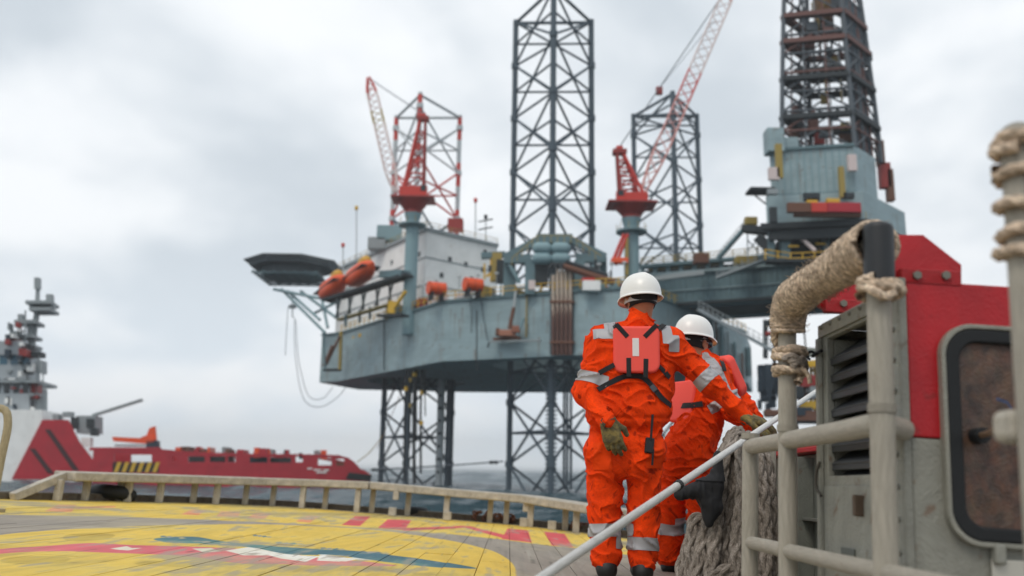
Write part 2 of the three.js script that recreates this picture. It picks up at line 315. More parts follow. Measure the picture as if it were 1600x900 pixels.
// ---- hanging work platform on the hull side
{
  const o = (x, y, off = 1.6) => Wface(x, y, hL2, hL3, off), t = thing('work_basket', 'rusty brown work platform with tilted davit arm hung on the hull side', 'work platform', o(800, 533));
  beam('floor_beam', o(765, 534), o(845, 532), 0.5, 0.25, M.grey, t); beam('floor_beam', o(772, 530, 1), o(812, 528, 1), 0.9, 0.4, M.brown, t);
  rbox('winch', o(795, 521), 3.0, 1.0, 1.2, flat('#a5705a', 0.8), t, 0.15); rbox('drum', o(778, 519), 0.7, 1.2, 1.1, M.brown, t, 0.2); rbox('motor', o(806, 515), 1.3, 1.1, 1, flat('#8e5b48', 0.8), t, 0.15);
  beam('davit_arm', o(796, 514), o(803, 480), 0.45, 0.45, M.brown, t); beam('davit_arm', o(803, 482), o(806, 455, 0.8), 0.35, 0.35, M.grey, t); beam('stay', o(808, 524), o(818, 497), 0.4, 0.3, M.tealFlat, t);
  bar('hook', o(764, 535), o(762, 543), 0.12, M.dark, t); bar('ladder', o(822, 527, 0.4), o(823, 462, 0.4), 0.12, M.yellowDull, t);
  for (const [x0, y0, x1, y1, x2, y2] of [[752, 470, 756, 500, 762, 532], [735, 470, 737, 495, 736, 520]]) mesh('line', tube([o(x0, y0, 0.4), o(x1, y1, 0.6), o(x2, y2, 0.8)], 0.07, 12, 5), M.dark, t);
}
// ---- pedestal cranes
function lattice(t, F, T, w, n, mats, name = 'boom') {
  const ax = T.clone().sub(F).normalize(), sx = V().crossVectors(ax, V(0, 0, 1)).normalize(), sy = V().crossVectors(sx, ax);
  const c = [[1, 1], [-1, 1], [-1, -1], [1, -1]];
  const at = (i, f) => { const k = w / 2 * Math.min(1, 0.25 + 5 * Math.min(f, 1 - f)); return F.clone().lerp(T, f).addScaledVector(sx, c[i][0] * k).addScaledVector(sy, c[i][1] * k); };
  for (let j = 0; j < n; j++) {
    const m = mats(j / n);
    for (let i = 0; i < 4; i++) { bar(name + '_chord', at(i, j / n), at(i, (j + 1) / n), 0.15, m, t); bar(name + '_lacing', at(i, (j + (i & 1)) / n), at((i + 1) % 4, (j + 1 - (i & 1)) / n), 0.085, m, t); }
  }
}
function crane(label, px, d, yPed, yHouse, yTop, xTop, foot, tip, boomW, mats, n, side, pedR) {
  const p0 = W(px, 470, d), t = thing('pedestal_crane', label, 'crane', V(p0.x, YT, p0.z), 'pedestal cranes on the rig deck');
  const yb = W(px, yPed, d).y, yh = W(px, yHouse, d).y, top = W(xTop, yTop, d);
  const C = (y) => V(p0.x, y, p0.z);
  bar('pedestal', C(YT - 4), C(yb - 1.4), pedR, M.tealFlat, t, true); mesh('pedestal_flare', new THREE.CylinderGeometry(pedR * 1.35, pedR, 1.4, 24), M.tealFlat, t, C(yb - 0.7));
  bar('walkway_ring', C(yb - 2.3), C(yb - 2.0), pedR * 2.1, M.tealDark, t, true);
  for (let i = 0; i < 10; i++) { const a = i * 0.628, q = V(p0.x + Math.cos(a) * pedR * 2, yb - 2, p0.z + Math.sin(a) * pedR * 2); bar('ring_post', q, q.clone().add(V(0, 1.1, 0)), 0.05, M.yellowDull, t); }
  bar('slew_ring', C(yb), C(yb + 0.6), pedR * 1.25, M.redDeep, t, true);
  const h = yh - yb - 0.6;
  const house = mesh('machine_house', new THREE.CylinderGeometry(pedR * 2.5, pedR * 1.4, h * 0.45, 12), M.redDeep, t, C(yb + 0.6 + h * 0.225));
  rbox('machine_deck', C(yb + 0.6 + h * 0.5), pedR * 6.6, 0.35, pedR * 4.4, M.redDeep, t, 0.05);
  rbox('winch_house', V(p0.x + side * 0.3, yb + 0.6 + h * 0.78, p0.z), pedR * 3.7, h * 0.52, pedR * 3, M.redCrane, t, 0.1);
  rbox('operator_cab', V(p0.x - side * pedR * 1.6, yb + 0.9 + h * 0.75, p0.z + pedR), pedR * 1.1, h * 0.5, pedR * 1.2, M.redCrane, t, 0.1); rbox('cab_window', V(p0.x - side * pedR * 1.6, yb + 1.1 + h * 0.8, p0.z + pedR * 1.62), pedR * 0.8, h * 0.28, 0.06, M.glass, t, 0.02);
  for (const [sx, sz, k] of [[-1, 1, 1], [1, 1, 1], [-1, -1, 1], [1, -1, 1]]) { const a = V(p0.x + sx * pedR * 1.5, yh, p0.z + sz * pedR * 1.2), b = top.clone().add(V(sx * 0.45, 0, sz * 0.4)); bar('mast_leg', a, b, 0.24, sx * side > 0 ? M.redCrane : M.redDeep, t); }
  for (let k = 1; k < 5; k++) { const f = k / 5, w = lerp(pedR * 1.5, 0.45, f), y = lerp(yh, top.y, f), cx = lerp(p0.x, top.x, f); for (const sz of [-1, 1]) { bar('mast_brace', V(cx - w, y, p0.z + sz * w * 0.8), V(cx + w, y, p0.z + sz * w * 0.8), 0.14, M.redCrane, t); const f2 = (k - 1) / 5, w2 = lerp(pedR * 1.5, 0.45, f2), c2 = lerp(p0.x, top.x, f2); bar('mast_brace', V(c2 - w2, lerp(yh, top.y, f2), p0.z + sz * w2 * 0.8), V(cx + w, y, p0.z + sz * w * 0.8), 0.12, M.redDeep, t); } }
  rbox('mast_head', top, 2.2, 0.8, 1.6, M.redDeep, t, 0.1); rbox('sheave', top.clone().add(V(0, 0.7, 0)), 1.1, 0.8, 0.6, M.redCrane, t, 0.2);
  lattice(t, foot, tip, boomW, n, mats);
  for (const o of [-0.4, 0.4]) bar('pendant_line', top.clone().add(V(0, 0.9, o)), tip.clone().add(V(0, 0, o)), 0.05, M.cable, t);
  return { t, top, tip };
}
crane('red pedestal crane on the column beside the orange lifeboats', 640, 150, 334, 296, 186, 661, W(618, 300, 148), W(576, 122, 158), 1.9, (f) => f > 0.78 ? M.redCrane : f > 0.55 && f < 0.66 ? M.yellowDull : M.boomPale, 18, -1, 1.15);
{
  const c = crane('red pedestal crane with long lattice boom towards the derrick', 988, 133, 342, 306, 238, 968, W(1002, 306, 134), W(1152, -42, 150), 2.2, (f) => (f > 0.34 && f < 0.46) || f > 0.85 ? M.redCrane : f < 0.34 ? flat_pink() : M.boomPale, 24, 1, 1.15);
  rbox('hook_block', W(1030, 142, 150), 1.2, 1.5, 0.9, M.redDeep, c.t, 0.2); bar('hoist_line', W(1030, 138, 150), W(1118, 30, 150), 0.05, M.cable, c.t);
  for (const [a, b] of [[[975, 366], [955, 414]], [[981, 366], [962, 414]]]) bar('leg_strut', W(...a, 131), W(...b, 131), 0.28, M.redCrane, c.t);
  rbox('strut_foot', W(968, 408, 131), 2.6, 0.9, 1.4, M.orange, c.t, 0.2);
  bar('access_ladder', W(979.5, 430, 131), W(979.5, 372, 131), 0.28, M.yellowDull, c.t);
}
function flat_pink() { return (M.pink ??= flat('#c98e88', 0.6)); }

// ---- living quarters, helideck, boats
const qA = W(664, 440, 153), qR = W(776, 440, 164), qL = W(528, 440, 187);
{
  const y1 = W(668, 360, 153).y, t = thing('living_quarters', 'white accommodation block with small dark windows on the rig deck', 'building', V(qA.x, YT, qA.z));
  const back = qR.clone().add(qL).sub(qA);
  mesh('wall', prism([qA, qR, back, qL], YT, y1, 0.1), M.white, t);
  for (const [a, b] of [[qA, qR], [qA, qL]]) for (const f of [0.36, 0.68]) beam('deck_band', Wy0(a, lerp(YT, y1, f)), Wy0(b, lerp(YT, y1, f)), 0.25, 0.22, M.grey, t);
  const up = (p, y) => V(p.x, y, p.z); beam('roof_edge', up(qA, y1 + 0.2), up(qR, y1 + 0.2), 0.9, 0.6, M.grey, t); beam('roof_edge', up(qA, y1 + 0.2), up(qL, y1 + 0.2), 0.9, 0.6, M.grey, t);
  const q = frameQ(V(-(qR.z - qA.z), 0, qR.x - qA.x)), q2 = frameQ(V(-(qL.z - qA.z), 0, qL.x - qA.x));
  for (const [px, py] of [[758, 394], [728, 413], [754, 421], [703, 405], [690, 430], [737, 436]]) { const w = rbox('window', Wface(px, py, qA, qR, 0.05), 0.75, 0.9, 0.12, M.glass, t, 0.04, q); }
  for (const [px, py] of [[650, 424], [655, 397], [612, 410], [590, 420]]) rbox('window', Wface(px, py, qA, qL, 0.05), 0.75, 0.9, 0.12, M.glass, t, 0.04, q2);
  for (const [px, py, w, h, m] of [[610, 366, 5, 3, M.tealFlat], [645, 370, 4, 3, M.white], [712, 352, 3, 2.2, M.redDeep], [590, 382, 3.5, 2.4, M.grey], [648, 383, 2, 2.5, M.yellowDull]]) rbox('roof_unit', W(px, py, 168), w, h, 3, m, t, 0.15);
  const e = [up(qL, y1 + 0.5), up(qA, y1 + 0.5), up(qR, y1 + 0.5)]; railing(t, e, 1.1, [0.5, 1], 3, 0.05, M.yellowDull);
}
function Wy0(p, y) { return V(p.x, y, p.z); }
for (const [px, y0, y1, d, lab, cross] of [[743, 352, 310, 165, 'thin pale radio mast with a red top on the white block', 1], [759, 368, 336, 165, 'short antenna mast with crossed dark aerials near the stair tower', 2], [557, 395, 322, 178, 'slim mast topped by a yellow lamp at the helideck side', 0], [536, 415, 380, 178, 'short red-topped mast beside the helideck edge', 1], [903, 378, 408, 140, 'thin vent pipe standing on the jacking frame deck', 0]]) {
  const t = thing('antenna_mast', lab, 'mast', W(px, y0, d)); bar('pole', W(px, Math.max(y0, y1) + 14, d), W(px, Math.min(y0, y1), d), 0.13, M.legPale, t);
  const q = W(px, Math.min(y0, y1) + 3, d); rbox('top_unit', q, 0.7, 0.9, 0.7, cross === 1 ? M.redCrane : cross ? M.dark : M.yellow, t, 0.2);
  if (cross === 2) for (const k of [0, 1.6]) bar('aerial', q.clone().add(V(-1.4, -1 - k, 0)), q.clone().add(V(1.4, -0.4 - k, 0)), 0.14, M.dark, t);
}
{
  const deckGrey = flat('#4b565c', 0.8), c = W(458, 418, 188), t = thing('helideck', 'dark octagonal helicopter deck cantilevered out from the rig corner', 'helideck', c), oct = [];
  for (let i = 0; i < 8; i++) { const a = (i + 0.5) * Math.PI / 4; oct.push(V(c.x + Math.cos(a) * 9.2, 0, c.z + Math.sin(a) * 9.2)); }
  mesh('deck_plate', prism(oct, c.y - 0.4, c.y + 0.5, 0.1), deckGrey, t);
  const inner = oct.map((p) => V(lerp(c.x, p.x, 0.72), 0, lerp(c.z, p.z, 0.72))); mesh('deck_girders', prism(inner, c.y - 2.2, c.y - 0.42, 0.3), deckGrey, t);
  for (let i = 0; i < 8; i++) { const a = oct[i], b = oct[(i + 1) % 8], o = (p, k, y) => V(lerp(c.x, p.x, k), c.y + y, lerp(c.z, p.z, k)); const g = new THREE.BufferGeometry().setFromPoints([o(a, 1.0, 0.3), o(b, 1, 0.3), o(b, 1.14, 0.75), o(a, 1.14, 0.75)]); g.setIndex([0, 1, 2, 0, 2, 3]); g.computeVertexNormals(); mesh('safety_net', g, flat('#7b858a', 0.9), t); bar('net_rim', o(a, 1.14, 0.75), o(b, 1.14, 0.75), 0.1, M.grey, t); }
  for (let k = -3; k <= 3; k++) { bar('under_truss', V(c.x + k * 2.2, c.y - 2.4, c.z - 7), V(c.x + k * 2.2, c.y - 2.4, c.z + 7), 0.22, M.tealDark, t); bar('under_truss', V(c.x - 7, c.y - 2.6, c.z + k * 2.2), V(c.x + 7, c.y - 2.6, c.z + k * 2.2), 0.2, M.tealDark, t); }
  for (const [a, b] of [[[440, 452], [508, 520]], [[470, 455], [530, 500]], [[500, 452], [512, 512]], [[428, 452], [520, 470]], [[450, 455], [500, 500]], [[490, 490], [530, 470]]]) bar('support_strut', W(...a, 184), W(...b, 176), 0.3, M.tealFlat, t);
  rbox('lamp_pod', W(457, 479, 184), 1.6, 0.8, 0.8, M.grey, t, 0.2); bar('lamp_stem', W(457, 455, 184), W(457, 496, 184), 0.13, M.grey, t);
}
{ // drooping lines under the helideck
  const L = (pts, lab) => { const t = thing('slack_line', lab, 'line', W(...pts[0], 178)); mesh('line', tube(pts.map((p) => W(...p, 178)), 0.07, 40, 5), M.cable, t); };
  L([[460, 495], [462, 560], [478, 628], [500, 636], [528, 620], [544, 600]], 'long slack line drooping from the helideck to the hull corner');
  L([[462, 500], [468, 570], [486, 622], [505, 622], [520, 605]], 'shorter slack line looping beneath the helideck');
  L([[450, 480], [447, 530], [446, 555]], 'loose line hanging straight down below the helideck');
}
const boatShape = (() => { // enclosed lifeboat: 8 m, with canopy
  const n = 24, m = 18, pos = [], idx = [];
  for (let i = 0; i <= n; i++) { const s = -1 + 2 * i / n, w = Math.pow(Math.max(0, 1 - Math.pow(Math.abs(s), 2.6)), 0.62), ry = 1.45 * w, rz = 1.35 * w;
    for (let j = 0; j < m; j++) { const a = j / m * Math.PI * 2, sy = Math.sin(a), cy = Math.cos(a); pos.push(s * 4, Math.sign(sy) * Math.pow(Math.abs(sy), 0.8) * ry * (sy > 0 ? 0.95 : 0.85) + (1 - w) * 0.5, Math.sign(cy) * Math.pow(Math.abs(cy), 0.75) * rz); } }
  for (let i = 0; i < n; i++) for (let j = 0; j < m; j++) { const j2 = (j + 1) % m; idx.push(i * m + j, i * m + j2, (i + 1) * m + j2, i * m + j, (i + 1) * m + j2, (i + 1) * m + j); }
  const g = new THREE.BufferGeometry(); g.setAttribute('position', new THREE.Float32BufferAttribute(pos, 3)); g.setIndex(idx); g.computeVertexNormals(); return g;
})();
for (const [px, py, d, lab] of [[519, 451, 160, 'orange enclosed lifeboat hung beside the helideck edge'], [562, 430, 154, 'orange enclosed lifeboat hung in front of the white block']]) {
  const c = W(px, py, d), t = thing('lifeboat', lab, 'lifeboat', c, 'lifeboats in their davits'); t.rotation.y = -0.98; t.rotation.z = 0.15; t.scale.setScalar(1.32);
  const b = new THREE.Mesh(boatShape, M.orange); put(b, 'boat_hull', t);
  const h = new THREE.Mesh(new THREE.CapsuleGeometry(0.75, 0.9, 4, 12), flat('#c99a2c', 0.5)); h.rotation.z = Math.PI / 2; h.position.set(1.6, 1.35, 0); put(h, 'canopy', t);
  const s = new THREE.Mesh(new THREE.BoxGeometry(7.2, 0.16, 2.75), M.dark); s.position.set(0, 0.15, 0); put(s, 'fender_strip', t);
}
{
  const t = thing('lifeboat_davits', 'dark davit platform and frames carrying the orange lifeboats', 'davit', W(560, 450, 158));
  beam('platform', W(510, 470, 157), W(640, 430, 148), 2.6, 0.5, M.dark, t); beam('platform', W(600, 430, 152), W(634, 428, 148), 2.2, 1.2, M.tealDark, t);
  for (const px of [526, 545, 566, 588, 608]) { const y = 466 - (px - 510) * 0.3; bar('frame_leg', W(px, y, 155), W(px + 2, y + 34, 159), 0.24, M.grey, t); bar('frame_leg', W(px + 8, y, 155), W(px - 2, y + 36, 159), 0.18, M.grey, t); }
  beam('lower_walkway', W(530, 500, 160), W(615, 474, 152), 1.2, 0.3, M.yellowDull, t);
  for (const px of [540, 562, 578]) bar('bracket', W(px, 494 - (px - 530) * 0.3, 158), W(px, 513 - (px - 530) * 0.3, 158), 0.25, M.tealDark, t);
}
{
  const t = thing('boarding_ladder', 'yellow boarding frame leaning at the foot of the crane column', 'ladder', W(612, 482, 150));
  beam('arm', W(612, 487, 149), W(634, 455, 147), 0.5, 0.4, M.yellow, t); beam('foot', W(611, 490, 149), W(613, 471, 149), 1.2, 1.2, M.yellow, t); beam('shelf', W(594, 494, 149), W(634, 493, 146), 2, 0.4, M.dark, t);
}
for (const [px, py, d, lab] of [[682, 451, 140, 'orange canister raft on the hull edge above the black hoses'], [739, 445, 136, 'orange canister raft on the hull edge near the stair tower']]) {
  const c = W(px, py, d), t = thing('raft_canister', lab, 'life raft', c, 'orange raft canisters'); t.rotation.y = 0.45;
  const b = new THREE.Mesh(new THREE.CylinderGeometry(1.05, 1.05, 2.9, 24).rotateZ(Math.PI / 2), M.orange); put(b, 'canister', t);
  for (const x of [-1.3, 0, 1.3]) { const r = new THREE.Mesh(new THREE.TorusGeometry(1.06, 0.06, 6, 24).rotateY(Math.PI / 2), flat('#b8400f', 0.5)); r.position.x = x; put(r, 'hoop', t); }
  for (const x of [-0.9, 0.9]) { const k = new THREE.Mesh(new THREE.BoxGeometry(0.25, 1.3, 1.8), M.dark); k.position.set(x, -1.35, 0); put(k, 'cradle', t); }
}

// ---- cantilever, drill floor, derrick
{
  const A = W(1003, 480, 143), B = W(1310, 458, 130), u = B.clone().sub(A).setY(0).normalize(), v = V(u.z, 0, -u.x), y0 = W(1150, 471, 136.5).y, y1 = W(1150, 420, 136.5).y;
  if (v.z > 0) v.negate();
  const t = thing('cantilever_beam', 'long ribbed grey-green cantilever beam carrying the drill floor', 'cantilever', V(A.x, y0, A.z)), at = (p, y, k = 0) => V(p.x + v.x * k, y, p.z + v.z * k);
  mesh('beam_box', prism([A, B, at(B, 0, 3), at(A, 0, 3)], y0, y1, 0.05), M.tealDark, t); mesh('far_beam', prism([at(A, 0, 13), at(B, 0, 13), at(B, 0, 16), at(A, 0, 16)], y0, y1, 0.05), M.tealDark, t);
  mesh('bottom_plate', prism([at(A, 0, 3), at(B, 0, 3), at(B, 0, 13), at(A, 0, 13)], y0 + 0.3, y0 + 0.7), M.dark, t);
  const L = A.distanceTo(B), n = 34;
  for (let i = 0; i <= n; i++) { const p = A.clone().lerp(B, i / n); beam('rib', at(p, y0 + 0.2, -0.1), at(p, y1 - 0.2, -0.1), i % 4 ? 0.1 : 0.22, 0.3, M.tealDark, t, u); }
  for (const [y, w, h, m] of [[y0 + 0.1, 0.9, 0.45, M.dark], [lerp(y0, y1, 0.45), 0.3, 0.18, M.teal], [y1, 0.9, 0.4, M.teal], [y1 + 1.5, 1.6, 0.5, M.tealDark]]) beam('flange', at(A, y, -0.2), at(B, y, -0.2), w, h, m, t);
  for (let i = 0; i <= 14; i++) { const p = A.clone().lerp(B, i / 14); beam('deck_support', at(p, y1 + 0.2, 0.6), at(p, y1 + 1.4, 0.6), 0.6, 0.6, M.tealFlat, t, u); }
  beam('deck_fascia', at(A, y1 + 0.7, 2), at(B, y1 + 0.7, 2), 0.3, 1.2, M.dark, t);
  beam('light_strip', W(1012, 437, 134), W(1100, 426, 132), 0.8, 0.7, M.grey, t);
  beam('walkway', W(1120, 434, 132), W(1200, 404, 128), 1, 0.4, M.grey, t); beam('walkway_rail', W(1120, 427, 132), W(1200, 397, 128), 0.1, 0.1, M.grey, t);
  for (let i = 0; i <= 8; i++) { const p = W(1120, 432, 132).lerp(W(1200, 402, 128), i / 8); bar('walkway_post', p, p.clone().add(V(0, 1.1, 0)), 0.07, M.grey, t); }
  const r = thing('pipe_deck_railing', 'dull yellow railing and stacked pipes on top of the cantilever', 'railing', at(A, y1 + 1.8));
  railing(r, [at(A, y1 + 1.8, 0), at(A.clone().lerp(B, 0.68), y1 + 1.8, 0)], 1.3, [0.35, 0.65, 1], 1.9, 0.07, M.yellowDull);
  for (let k = 0; k < 5; k++) bar('stacked_pipe', at(A, y1 + 2.0 + (k % 2) * 0.35, 2 + k * 0.5), at(A.clone().lerp(B, 0.42), y1 + 2.0 + (k % 2) * 0.35, 2 + k * 0.5), 0.2, k % 2 ? M.brown : M.yellowDull, r);
  rbox('pipe_bin', W(1165, 408, 133), 3.2, 1.3, 2, M.yellowDull, r, 0.1); rbox('pipe_bin', W(1095, 405, 135), 2.2, 1.6, 2, M.brown, r, 0.1);
  // stair from pipe deck to drill floor
  const s = thing('deck_stair', 'dark inclined stair climbing from the pipe deck to the drill floor', 'stair', W(1125, 402, 132));
  beam('stringer', W(1122, 404, 131), W(1164, 356, 128), 0.7, 0.5, M.tealDark, s); beam('handrail', W(1122, 395, 131), W(1162, 347, 128), 0.1, 0.1, M.legPale, s);
  for (let i = 0; i < 9; i++) { const f = i / 8; bar('handrail_post', W(lerp(1122, 1163, f), lerp(403, 355, f), lerp(131, 128, f)), W(lerp(1122, 1162, f), lerp(395, 347, f), lerp(131, 128, f)), 0.05, M.legPale, s); }
  beam('landing', W(1162, 358, 127), W(1204, 362, 125), 2.4, 0.9, M.dark, s); rbox('landing_gate', W(1173, 346, 127), 1.8, 1.2, 1.2, M.yellowDull, s, 0.1); beam('bracket', W(1186, 372, 125), W(1206, 392, 124), 2, 1.4, M.dark, s);
  for (const [x0, y0b, x1, y1b] of [[1168, 364, 1168, 402], [1184, 368, 1184, 400], [1168, 375, 1184, 392], [1184, 375, 1168, 392], [1193, 372, 1193, 402]]) bar('scaffold_tube', W(x0, y0b, 128), W(x1, y1b, 128), 0.09, M.grey, s);
}
const dFL = W(1198, 345, 121), dFR = W(1352, 340, 118), dRR = W(1416, 363, 128);
{
  const t = thing('drill_floor_house', 'tall grey-green drill floor house below the derrick', 'building', V(dFL.x, 36, dFL.z));
  const dRL = dFL.clone().add(dRR).sub(dFR), yb = W(1275, 346, 119.5).y, ym = W(1275, 303, 119.5).y, yt = W(1270, 231, 120).y, u = dFR.clone().sub(dFL).setY(0).normalize(), v = dRR.clone().sub(dFR).setY(0).normalize();
  const at = (a, b, y) => V(dFL.x + u.x * a + v.x * b, y, dFL.z + u.z * a + v.z * b), Lu = dFR.distanceTo(dFL), Lv = dRR.distanceTo(dFR);
  mesh('lower_wall', prism([dFL, dFR, dRR, dRL], yb, ym, 0.06), M.teal, t);
  mesh('upper_wall', prism([at(0.5, 0.6, 0), at(Lu - 1.2, 0.6, 0), at(Lu - 1.2, Lv * 0.55, 0), at(0.5, Lv * 0.55, 0)], ym, yt, 0.06), M.teal, t);
  mesh('floor_slab', prism([at(-0.6, -0.6, 0), at(Lu + 0.4, -0.6, 0), at(Lu + 0.4, Lv, 0), at(-0.6, Lv, 0)], yb - 0.9, yb - 0.05), M.dark, t);
  for (let k = 0; k < 7; k++) beam('floor_girder', at(1 + k * (Lu - 2) / 6, 0.5, yb - 1.6), at(1 + k * (Lu - 2) / 6, Lv - 0.5, yb - 1.6), 0.5, 1.3, M.dark, t); beam('floor_girder', at(0, 0.3, yb - 1.7), at(Lu, 0.3, yb - 1.7), 0.5, 1.4, M.dark, t); beam('floor_girder', at(0, Lv * 0.6, yb - 2.2), at(Lu, Lv * 0.6, yb - 2.2), 0.8, 2.2, M.dark, t);
  for (let i = 1; i < 12; i++) beam('wall_rib', at(0.5 + (Lu - 1.7) * i / 12, 0.55, ym + 0.2), at(0.5 + (Lu - 1.7) * i / 12, 0.55, yt - 0.2), 0.12, 0.16, M.tealFlat, t, u);
  beam('wall_band', at(0.4, 0.4, ym + 0.1), at(Lu - 1, 0.4, ym + 0.1), 0.5, 0.3, M.tealDark, t); beam('wall_band', at(0.4, 0.45, yt), at(Lu - 1, 0.45, yt), 0.5, 0.4, M.tealDark, t);
  rbox('rig_tool_rack', W(1292, 329, 117.5), 9.2, 1.9, 0.8, M.brown, t, 0.08); for (const [x, w, m] of [[1279, 2.2, M.redCrane], [1318, 4.6, M.redShip], [1248, 3.2, M.brown]]) rbox('red_tool_box', W(x, 325, 117), w, 1.4, 0.8, m, t, 0.1);
  for (const [px, py, w, h, m] of [[1268, 308, 2.2, 1.1, M.dark], [1325, 306, 1.6, 0.8, M.dark], [1268, 314, 1.5, .7, M.yellow], [1301, 314, 1.8, .6, M.yellow], [1208, 336, 1, 2.2, M.dark], [1331, 255, 1.2, 2.4, M.boomPale], [1209, 272, 1.5, 1.8, M.boomPale], [1315, 285, 0.7, 4.5, M.yellowDull], [1217, 252, 0.9, 5, M.yellowDull], [1207, 300, 1.4, 0.8, M.grey]]) rbox('fitting', W(px, py, 117.4), w, h, 0.7, m, t, 0.05);
  rbox('side_platform', at(-1.2, 1, lerp(yb, yt, 0.46)), 3.6, 0.4, 3, M.dark, t, 0.05); bar('platform_stay', at(-2.4, 0.8, lerp(yb, yt, 0.45)), at(0, 0.6, lerp(yb, yt, 0.25)), 0.12, M.dark, t);
  rbox('vent_stack', W(1209, 222, 121), 2.4, 3.6, 2.4, M.teal, t, 0.1); rbox('vent_stack', W(1233, 228, 122), 2.2, 2, 2, M.teal, t, 0.1);
  railing(t, [at(0, 0.3, yb - 0.05), at(Lu, 0.3, yb - 0.05)], 1.2, [0.5, 1], 2.2, 0.06, M.yellowDull);
  // legs down to the cantilever and lower catwalk
  for (const [px, w] of [[1226, 1.3], [1205, 0.8], [1290, 0.9], [1345, 1.3]]) beam('floor_leg', W(px, 362, 122), W(px, 412, 122), w, w, M.tealDark, t, V(0, 0, 1));
  for (const [px, py] of [[1240, 385], [1282, 381]]) rbox('lamp_housing', W(px, py, 121), 1.4, 0.28, 0.4, M.yellow, t, 0.05);
  railing(t, [W(1196, 406, 120), W(1236, 412, 120), W(1350, 408, 117)], 1.5, [0.5, 1], 1.6, 0.08, M.yellow);
  beam('catwalk', W(1196, 409, 120), W(1350, 411, 117), 2.4, 0.4, M.dark, t); bar('inclined_pipe', W(1252, 372, 121), W(1274, 392, 119), 0.3, M.boomPale, t);
  beam('under_machinery', W(1212, 396, 126), W(1350, 392, 124), 3, 3, M.dark, t);
  // derrick
  const D = thing('derrick', 'dark steel lattice drilling derrick on top of the drill floor house', 'derrick', at(2.5, 1.5, yt));
  const H = 46, c0 = at(Lu * 0.52, Lv * 0.42, yt), hw = 4.95, P = (i, y) => { const s = hw * (1 - 0.42 * Math.pow(y / H, 1.3)), k = [[-1, -1], [1, -1], [1, 1], [-1, 1]][i]; return V(c0.x + u.x * k[0] * s + v.x * k[1] * s * 0.9, yt + y, c0.z + u.z * k[0] * s + v.z * k[1] * s * 0.9); };
  const nb = 15;
  for (let j = 0; j < nb; j++) { const ya = H * j / nb, yb2 = H * (j + 1) / nb;
    for (let i = 0; i < 4; i++) { const k = (i + 1) % 4; bar('corner_post', P(i, ya), P(i, yb2), 0.34, M.derrick, D); bar('girt', P(i, yb2), P(k, yb2), 0.2, j % 3 ? M.derrick : M.derrickRust, D); const m = P(i, yb2).lerp(P(k, yb2), 0.5); bar('brace', P(i, ya), m, 0.15, j % 4 === 1 ? M.derrickRust : M.derrick, D); bar('brace', P(k, ya), m, 0.15, M.derrick, D); bar('post', P(i, ya).lerp(P(k, ya), 0.33), P(i, yb2).lerp(P(k, yb2), 0.33), 0.14, M.derrick, D); bar('post', P(i, ya).lerp(P(k, ya), 0.67), P(i, yb2).lerp(P(k, yb2), 0.67), 0.12, M.derrickRust, D); } }
  for (const y of [5.2, 11.3, 17.3, 21.5]) { for (let i = 0; i < 4; i++) beam('platform_beam', P(i, y), P((i + 1) % 4, y), 1.1, 0.7, y > 15 ? M.derrickRust : M.dark, D); }
  mesh('finger_board', prism([P(0, 13), P(1, 13), P(2, 13), P(3, 13)].map((p, i, a) => p.lerp(a[(i + 2) % 4], 0.12)), yt + 12.9, yt + 13.3), M.dark, D);
  for (let k = 0; k < 9; k++) { const a = P(1, 0).lerp(P(2, 0), 0.1 + k * 0.09).lerp(c0, 0.12); bar('drill_pipe', V(a.x, yt, a.z), V(a.x - 0.3, yt + 24, a.z), 0.17, k % 3 ? M.legLow : M.derrickRust, D); }
  rbox('travelling_block', W(1287, 14, 124), 2.4, 4.2, 1.8, flat('#7a5b33', 0.6), D, 0.4); for (const o of [-0.5, 0, 0.5]) bar('drill_line', W(1287, 0, 124).add(V(o, 0, 0)), V(c0.x + o, yt + H, c0.z), 0.06, M.cable, D);
  for (const [px, py, w, h, m] of [[1350, 190, 1, 5, M.yellowDull], [1355, 120, 1.2, 2, M.dark], [1354, 90, 1.4, 1.5, M.dark], [1348, 60, 1.2, 1.2, M.dark], [1360, 140, 1.0, 1.2, M.dark], [1247, 190, 1.4, 5, M.derrickRust], [1240, 215, 1.2, 4, M.brown], [1325, 212, 2.6, 2, M.brown], [1345, 218, 2.2, 2, M.derrickRust], [1280, 218, 1.4, 1.8, M.redDeep], [1382, 275, 1.6, 4, M.redDeep], [1390, 290, 1, 5, M.brown], [1375, 240, 1, 4, M.brown]]) rbox('equipment', W(px, py, 127), w, h, 1.2, m, D, 0.1);
  { const q = rng(61); for (let k = 0; k < 46; k++) { const y = q() * 27, f = 0.15 + q() * 0.7, g = q(), a = P(0, y).lerp(P(1, y), f).lerp(P(3, y).lerp(P(2, y), f), g); const m = [M.derrick, M.derrickRust, M.legPale, M.yellowDull][Math.floor(q() * 3.4)]; if (k % 3) bar('inner_pipe', a, a.clone().add(V(0, 2 + q() * 5, 0)), 0.07 + q() * 0.12, m, D); else rbox('inner_equipment', a, 0.6 + q() * 1.6, 0.5 + q() * 1.4, 0.8, m, D, 0.08); } }
  bar('standpipe', W(1340, 228, 123), W(1326, 0, 123), 0.45, M.derrick, D); bar('standpipe', W(1349, 228, 123), W(1338, 60, 123), 0.3, M.derrick, D);
}
